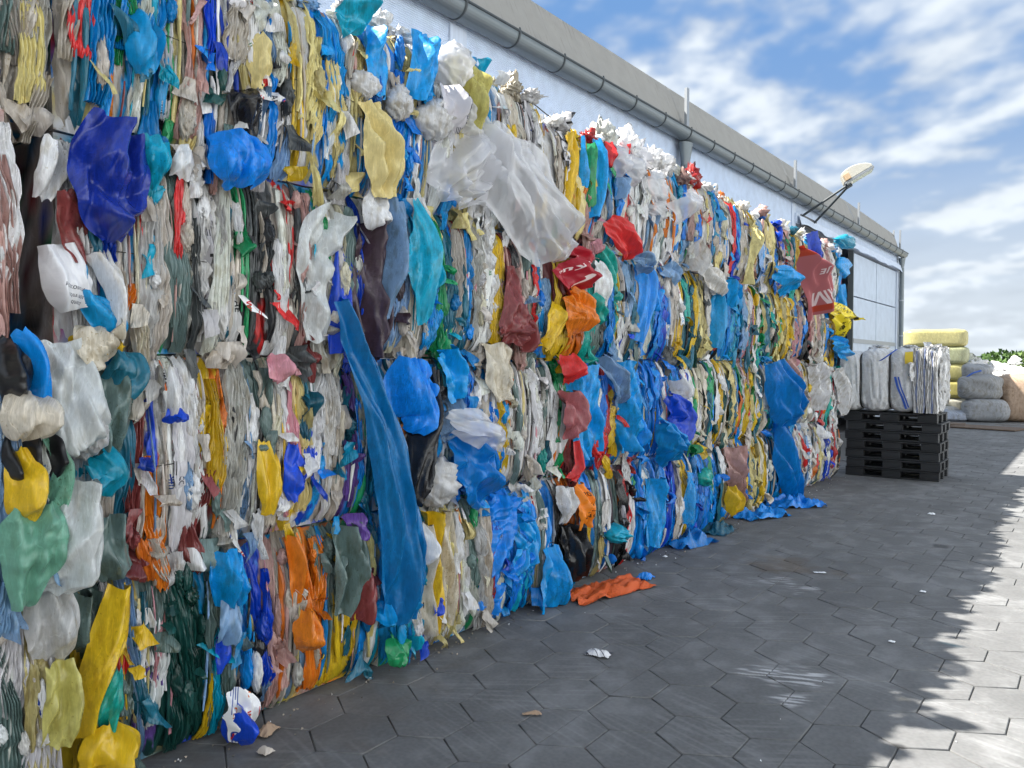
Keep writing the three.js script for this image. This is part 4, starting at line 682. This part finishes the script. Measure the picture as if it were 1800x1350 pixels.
  for (let i = 0; i < 16; i++) { const x = .33 + i * .0185, h = R(.8, .9), s = R(0, 99); part('folded_sack', grid(3, 26, (u, v) => { const z = .44 - R(0, .01); return [x + .012 * u + .012 * n2(v * 2.2, s) + .003 * n2(v * 9, s), .01 + v * h, -(z - .05 * u * u + .012 * n2(v * 6, s + 4)) + .0]; }), i % 5 === 2 ? new THREE.MeshStandardMaterial({ color: new THREE.Color().setRGB(.35, .42, .68), roughness: .6, map: film[0], side: THREE.DoubleSide }) : sackW, o); }
  { const g = new THREE.BoxGeometry(.28, .84, .8, 8, 24, 24), p = g.attributes.position; for (let i = 0; i < p.count; i++) { const y = p.getY(i), z = p.getZ(i), e = Math.pow(Math.abs(z) / .4, 6) * .05 + Math.pow(Math.abs(y) / .42, 6) * .04; p.setX(i, p.getX(i) - (p.getX(i) > 0 ? e : 0) + .02 * ridge(n2(z * 7, y * 1.2)) + .015 * n2(y * 2, z)); p.setY(i, y + (y > .3 ? .04 * n2(p.getX(i) * 20, z * 5) : 0)); } g.translate(.475, .43, 0); g.computeVertexNormals(); part('sack_core', g, sackW, o); }
  for (let i = 0; i < 22; i++) { const y = R(.03, .8), h = R(.2, .6); part('folded_sack', drapeGeo(0, y, Math.min(.9, y + h), R(.05, .16), 0, R(.005, .02), 0).rotateY(0).translate(.625, 0, R(-.36, .36)), sackW, o); part('folded_sack', flapGeo(0, R(.78, .9), R(.05, .14), R(.03, .1), 0, .02, 0, 1).rotateY(R(-1.5, 0)).translate(R(.34, .62), 0, R(-.3, .4)), sackW, o); }
  const rib = (pts, w, m, nm) => { const c = new THREE.CatmullRomCurve3(pts.map(p => new THREE.Vector3(...p))); const v = new THREE.Vector3(); part(nm, (() => { const N = 24, P = [], I = []; for (let i = 0; i <= N; i++) { c.getPoint(i / N, v); P.push(v.x - w / 2, v.y, v.z, v.x + w / 2, v.y + w * .1, v.z + .004); if (i) I.push(i * 2 - 2, i * 2 - 1, i * 2, i * 2, i * 2 - 1, i * 2 + 1); } const g = new THREE.BufferGeometry(); g.setAttribute('position', new THREE.Float32BufferAttribute(P, 3)); g.setIndex(I); g.computeVertexNormals(); return g; })(), m, o); };
  rib([[.1, .88, .36], [.02, .8, .47], [-.06, .74, .46], [-.1, .72, .44]], .035, blue, 'loop_handle'); rib([[.1, .5, .44], [.14, .35, .455], [.2, .2, .45], [.24, .06, .42]], .03, blue, 'loop_handle'); rib([[.14, .5, .44], [.18, .35, .455], [.235, .2, .45], [.27, .08, .42]], .02, blue, 'loop_handle');
  rib([[.27, .84, .44], [.27, .79, .45], [.27, .73, .45], [.27, .68, .44]], .1, yel, 'label_patch');
  part('loose_corner', sheetGeo([[.0, .0, .0], [.0, .0, .0]].map((p, i) => [i * .01, .8 - i * .25, .12]), 0, .02, 1).rotateY(0).translate(.3, -.1, .47), sackW, o);
  part('loose_corner', bagGeo(-.2, .9, .05, .12, .05, .2, .5, 0), sackW, o); part('loose_corner', bagGeo(.2, .9, .0, .1, .04, .22, .5, 0), sackW, o);
}

// ------------------------------------------------------------------ wrapped bales, sacks and loose film at the far end of the yard
{
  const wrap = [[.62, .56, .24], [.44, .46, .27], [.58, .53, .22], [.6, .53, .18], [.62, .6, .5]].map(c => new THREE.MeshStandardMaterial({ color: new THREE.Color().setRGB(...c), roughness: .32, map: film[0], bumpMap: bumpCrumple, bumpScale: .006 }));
  const nm = ['top', 'second from the top', 'third from the top', 'fourth from the top', 'lowest, whitish'];
  const lump = (x, y0, t, rx, h, rt, p, s, cr = .03, rot = 0) => grid(44, 24, (u, v) => {
    const a = u * Math.PI, e = (v - .5) * Math.PI, q = k => Math.sign(k) * Math.pow(Math.abs(k), p), ce = q(Math.cos(e));
    let dx = ce * q(Math.cos(a)) * rx, dy = (q(Math.sin(e)) * .5 + .5) * h, dt = ce * q(Math.sin(a)) * rt;
    const d = n3(dx * 1.6 + s, dy * 1.6, dt * 1.6) * cr + ridge(n3(dx * 3.5, dy * 1.8 + s, dt * 3.5)) * cr * .4, k = 1 + d / rx;
    dx *= k; dt *= k; dy *= 1 + d / h * .6;
    const X = dx * Math.cos(rot) - dt * Math.sin(rot), Z = dx * Math.sin(rot) + dt * Math.cos(rot);
    return [x + X, Math.max(.004, y0 + dy), t + Z];
  }, 1.2);
  for (let i = 0; i < 5; i++) { const h = .52, y = .02 + (4 - i) * h; solo('wrapped_bale', lump(0, 0, 0, .88 + R(-.03, .03), h + .05, .7, .36, i * 9 + 3, .016, .3), wrap[i], `yellow film-wrapped bale, ${nm[i]} of the tall stack`.replace('yellow film-wrapped bale, lowest, whitish', 'whitish film-wrapped bale, lowest'), 'bale', [-1.18 + R(-.03, .03), y, -27], 'yellow wrapped bales'); }
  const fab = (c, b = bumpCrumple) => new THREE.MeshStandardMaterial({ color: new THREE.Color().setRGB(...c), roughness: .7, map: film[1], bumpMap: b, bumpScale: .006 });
  const grey = fab([.42, .43, .45]), grey2 = fab([.36, .365, .37]), beige = fab([.5, .36, .26]), white = fab([.82, .82, .84]);
  solo('bulk_sack', lump(0, 0, 0, .56, .64, .5, .5, 4, .04, .2), grey, 'grey bulk sack flat on the ground beside the beige sack', 'sack', [.4, 0, -25.0]);
  solo('bulk_sack', lump(0, 0, 0, .55, .72, .5, .62, 14, .06, .2), grey2, 'grey slumped bulk sack lying on top of another sack', 'sack', [.26, .58, -25.1]);
  solo('bulk_sack', lump(0, 0, 0, .36, .5, .4, .7, 24, .05, .2), grey, 'grey sack with blue strap behind the yellow stack', 'sack', [.12, 1.12, -25.4]);
  solo('bulk_sack', lump(0, 0, 0, .68, 1.32, .6, .45, 34, .05, .2), beige, 'full beige bulk sack at the right edge of the picture', 'sack', [1.3, 0, -25.7]);
  solo('sack', lump(0, 0, 0, .5, .35, .5, .5, 44, .05), white, 'white sack on the ground behind the pallets', 'sack', [-.8, 0, -25.4]);
  solo('sack', lump(0, 0, 0, .45, .3, .45, .5, 54, .05), fab([.5, .55, .66]), 'bluish sack on the ground left of the grey sacks', 'sack', [-.35, 0, -24.9]);
  const st = (pts, r, m, label) => solo('strap', new THREE.TubeGeometry(new THREE.CatmullRomCurve3(pts.map(p => new THREE.Vector3(p[0], p[1], -p[2]))), 24, r, 5), m, label, 'strap');
  st([[-.05, 1.2, 24.72], [.12, 1.34, 24.75], [.32, 1.42, 24.85]], .025, new THREE.MeshStandardMaterial({ color: new THREE.Color().setRGB(.05, .12, .42), roughness: .6 }), 'blue lifting strap across the upper grey sack');
  // heaps of loose white film in the sun
  const heap = (name, label, cx, ct, y0, n, spread, h, cols) => { const o = thing(name, label, 'film heap', [cx, y0, -ct]); for (let i = 0; i < n; i++) { const a = R(0, 6.28), r = Math.sqrt(rnd()) * spread; const y = R(0, 1) * h * (1 - r / spread * .8); const g = bagGeo(Math.cos(a) * r, y + .05, Math.sin(a) * r, R(.1, .25), R(.07, .18), R(.1, .25), .7, 1); part('film_tuft', g, filmMat(pick(cols)), o); } return o; };
  heap('film_heap', 'heap of loose white film on top of the grey sacks', .9, 27.6, 1.05, 60, 1.0, .7, ['w', 'w', 'E', 'W', 'w']);
  heap('film_heap', 'tall heap of white film at the right edge behind the beige sack', 2.2, 28.4, .9, 70, 1.0, 1.15, ['w', 'E', 'w', 'W']);
  heap('film_heap', 'white film spilling over beside the top of the yellow stack', -.2, 27.4, 1.3, 30, .6, .55, ['w', 'w', 'E', 'L']);
  const under = fab([.5, .5, .52]); solo('bulk_sack', lump(0, 0, 0, 1.15, 1.2, .9, .5, 71, .06), under, 'pale sack under the loose film behind the beige sack', 'sack', [.95, 0, -27.8]); solo('bulk_sack', lump(0, 0, 0, 1.1, 1.1, .9, .5, 81, .06), under, 'pale sack under the tall heap at the right edge', 'sack', [2.4, 0, -28.6]); solo('bulk_sack', lump(0, 0, 0, .7, 1.4, .6, .5, 91, .06), under, 'pale sack between the yellow stack and the grey sacks', 'sack', [-.2, 0, -27.5]);
  // boards on the ground
  const wood = new THREE.MeshStandardMaterial({ color: new THREE.Color().setRGB(.13, .09, .065), roughness: .85, bumpMap: grainBump, bumpScale: .006 });
  const bd = (w, l, h, x, y, t, ry, rx, label) => { const m = solo('board', new RoundedBoxGeometry(w, h, l, 1, .004), wood, label, 'board', [x, y, -t]); m.rotation.set(rx, ry, 0); };
  bd(1.5, .9, .03, .75, .03, 22.2, -.25, .012, 'dark flat board on the paving in front of the sacks'); bd(1.1, .8, .05, -.35, .035, 22.8, .1, 0, 'thicker dark board lying left of the flat board');
}

// ------------------------------------------------------------------ far greenery
{
  const leafM = [[.06, .12, .025], [.085, .14, .03], [.05, .1, .03]].map(c => new THREE.MeshStandardMaterial({ color: new THREE.Color().setRGB(...c), roughness: .8, side: THREE.DoubleSide }));
  const bark = new THREE.MeshStandardMaterial({ color: new THREE.Color().setRGB(.1, .08, .06), roughness: .95 });
  const tree = (x, t, h, w, k, label) => {
    const o = thing('tree', label, 'tree', [x, -.06, -t], 'trees beyond the yard');
    part('trunk', new THREE.CylinderGeometry(.1, .2, h * .5, 8).translate(0, h * .25, 0), bark, o);
    const P = [], I = []; let n = 0;
    for (let i = 0; i < 1500; i++) {
      const a = R(0, 6.28), e = R(-1, 1), q = Math.sqrt(1 - e * e), rr = Math.pow(rnd(), .4) * (1 + .35 * n3(Math.cos(a) * q * 1.8 + k, e * 1.8, Math.sin(a) * q * 1.8));
      const cx = Math.cos(a) * q * rr * w * .5, cy = h * .55 + e * rr * h * .45, cz = Math.sin(a) * q * rr * w * .5, s = R(.12, .3), u = new THREE.Vector3(R(-1, 1), R(-1, 1), R(-1, 1)).normalize(), v = new THREE.Vector3(R(-1, 1), R(-.4, .4), R(-1, 1)).cross(u).normalize();
      P.push(cx + u.x * s, cy + u.y * s, cz + u.z * s, cx - u.x * s * .5 + v.x * s, cy - u.y * s * .5 + v.y * s, cz - u.z * s * .5 + v.z * s, cx - u.x * s * .5 - v.x * s, cy - u.y * s * .5 - v.y * s, cz - u.z * s * .5 - v.z * s); I.push(n, n + 1, n + 2); n += 3;
    }
    const g = new THREE.BufferGeometry(); g.setAttribute('position', new THREE.Float32BufferAttribute(P, 3)); g.setIndex(I); g.computeVertexNormals(); part('crown', g, leafM[k % 3], o);
  };
  // positions fan out beyond the yard; each crown is its own tree
  const spots = [[1.0, 74, 3.0, 7], [5.5, 72, 3.1, 6.5], [9.5, 75, 2.9, 7.5], [14, 77, 3.3, 7], [18.5, 74, 2.7, 6], [-3, 78, 2.7, 6.5], [23, 76, 3.1, 7], [28, 74, 3.3, 7]];
  const nm = ['first', 'second', 'third', 'fourth', 'fifth', 'sixth', 'seventh', 'eighth'], sorted = spots.map((s, i) => [...s, i]).sort((a, b) => a[0] - b[0]);
  sorted.forEach((s, i) => tree(s[0], s[1], s[2], s[3], i, `low green tree beyond the yard, ${nm[i]} from the left`));
}

// ------------------------------------------------------------------ litter on the paving
{
  const rag = (x, t, w, l, h, code, clear, label, name, rot = 0, cat = 'film') => {
    const s = R(0, 200), cz = creases(6 / Math.max(.25, Math.min(1, w * 3)), 6, .5), g = grid(30, 30, (u, v) => {
      const a = u * w / 2, b = (v - .5) * l, edge = Math.max(Math.abs(u), Math.abs(v * 2 - 1)), f = 1 + .08 * n2(u * 1.3 + s, v * 2);
      const y = .008 + h * (1 - edge * edge * .9) * (.5 + .5 * ridge(n3(a * 5 + s, b * 5, 2))) + cz(a, b) * .22 * Math.min(1, h * 12);
      return [a * f * Math.cos(rot) - b * f * Math.sin(rot), Math.max(.007, y), a * f * Math.sin(rot) + b * f * Math.cos(rot)];
    }); return solo(name, g, typeof code === 'string' ? filmMat(code, clear, 0) : code, label, cat, [x, 0, -t]);
  };
  const netM = new THREE.MeshStandardMaterial({ color: new THREE.Color().setRGB(.72, .12, .02), roughness: .55, map: printTex(31, ['#c9b9b0', '#e9e4df', '#7a2a12'], 14), bumpMap: grainBump, bumpScale: .01, side: THREE.DoubleSide });
  rag(.22, 4.68, .3, .72, .05, netM, 0, 'orange printed film lying flat at the foot of the wall', 'film_scrap', -.25);
  rag(.05, 6.35, .34, .5, .14, 'b', 1, 'bunched blue film on the ground under the deep blue bale', 'film_scrap', -.3);
  rag(.08, 7.0, .25, .42, .1, 'T', 1, 'dark teal film bunch at the foot of the blue bales', 'film_scrap', .1);
  rag(.16, 7.95, .3, .62, .1, 'b', 0, 'frayed blue film fanned out on the paving', 'film_scrap', -.35);
  rag(.24, 8.8, .34, .62, .11, 'A', 0, 'bright blue film tail on the paving below the blue strip', 'film_scrap', -.75);
  rag(.29, 5.12, .1, .13, .05, 'A', 0, 'small folded blue scrap alone on the paving', 'film_scrap');
  const paper = new THREE.MeshStandardMaterial({ color: new THREE.Color().setRGB(.8, .8, .82), roughness: .7, map: printB, side: THREE.DoubleSide }), tan = new THREE.MeshStandardMaterial({ color: new THREE.Color().setRGB(.36, .25, .17), roughness: .8, side: THREE.DoubleSide }), plain = new THREE.MeshStandardMaterial({ color: new THREE.Color().setRGB(.8, .81, .83), roughness: .6, side: THREE.DoubleSide });
  rag(.79, 3.62, .13, .09, .022, paper, 0, 'crumpled white printed paper in the middle of the paving', 'paper_scrap', .2, 'paper');
  rag(.927, 2.803, .09, .022, .02, tan, 0, 'small curled brown leaf on the near paving', 'leaf', .6, 'leaf');
  rag(.12, 1.97, .06, .11, .05, tan, 0, 'torn brown scrap against the near bale foot', 'paper_scrap', .4, 'paper');
  rag(.26, 1.86, .06, .05, .03, fabT(), 0, 'small tan scrap on the nearest paving', 'paper_scrap', .1, 'paper');
  rag(1.276, 6.068, .09, .03, .012, plain, 0, 'small white strip beside the rusty stain', 'paper_scrap', .5, 'paper');
  rag(1.552, 9.159, .07, .06, .02, plain, 0, 'white scrap far along the shaded paving', 'paper_scrap', 0, 'paper');
  rag(1.993, 5.99, .04, .03, .01, plain, 0, 'tiny white scrap near the edge of the shadow', 'paper_scrap', 0, 'paper');
  rag(2.03, 4.8, .035, .025, .01, plain, 0, 'tiny white crumb nearest the sunlit paving', 'paper_scrap', 0, 'paper');
  rag(.12, 5.79, .035, .03, .012, plain, 0, 'white crumb just in front of the blue bales', 'paper_scrap', 0, 'paper');
  function fabT() { return new THREE.MeshStandardMaterial({ color: new THREE.Color().setRGB(.5, .44, .38), roughness: .8, side: THREE.DoubleSide }); }
  // a scatter of crumbs along the foot of the bales
  const cg = new THREE.TetrahedronGeometry(.008, 0), inst = new THREE.InstancedMesh(cg, new THREE.MeshStandardMaterial({ roughness: .8 }), 420), M4 = new THREE.Matrix4(), C = new THREE.Color();
  for (let i = 0; i < 420; i++) { const near = rnd() < .75, t = R(1.3, 11.4), x = near ? .03 + Math.pow(rnd(), 2.5) * .22 : R(.1, 3.2), s = R(.3, 1.3) * (near ? 1 : .6); M4.makeRotationFromEuler(new THREE.Euler(R(0, 6), R(0, 6), R(0, 6))); M4.scale(new THREE.Vector3(s, s * .5, s)); M4.setPosition(x, .006, -t); inst.setMatrixAt(i, M4); const k = pick([[.3, .25, .2], [.12, .1, .08], [.7, .7, .7], [.4, .34, .27], [.2, .18, .15]]); inst.setColorAt(i, C.setRGB(...k)); }
  inst.name = 'litter_crumbs'; inst.userData = { kind: 'stuff', label: 'fine crumbs of litter scattered on the paving', category: 'litter' }; inst.castShadow = inst.receiveShadow = true; scene.add(inst);
}

renderer.render(scene, camera);
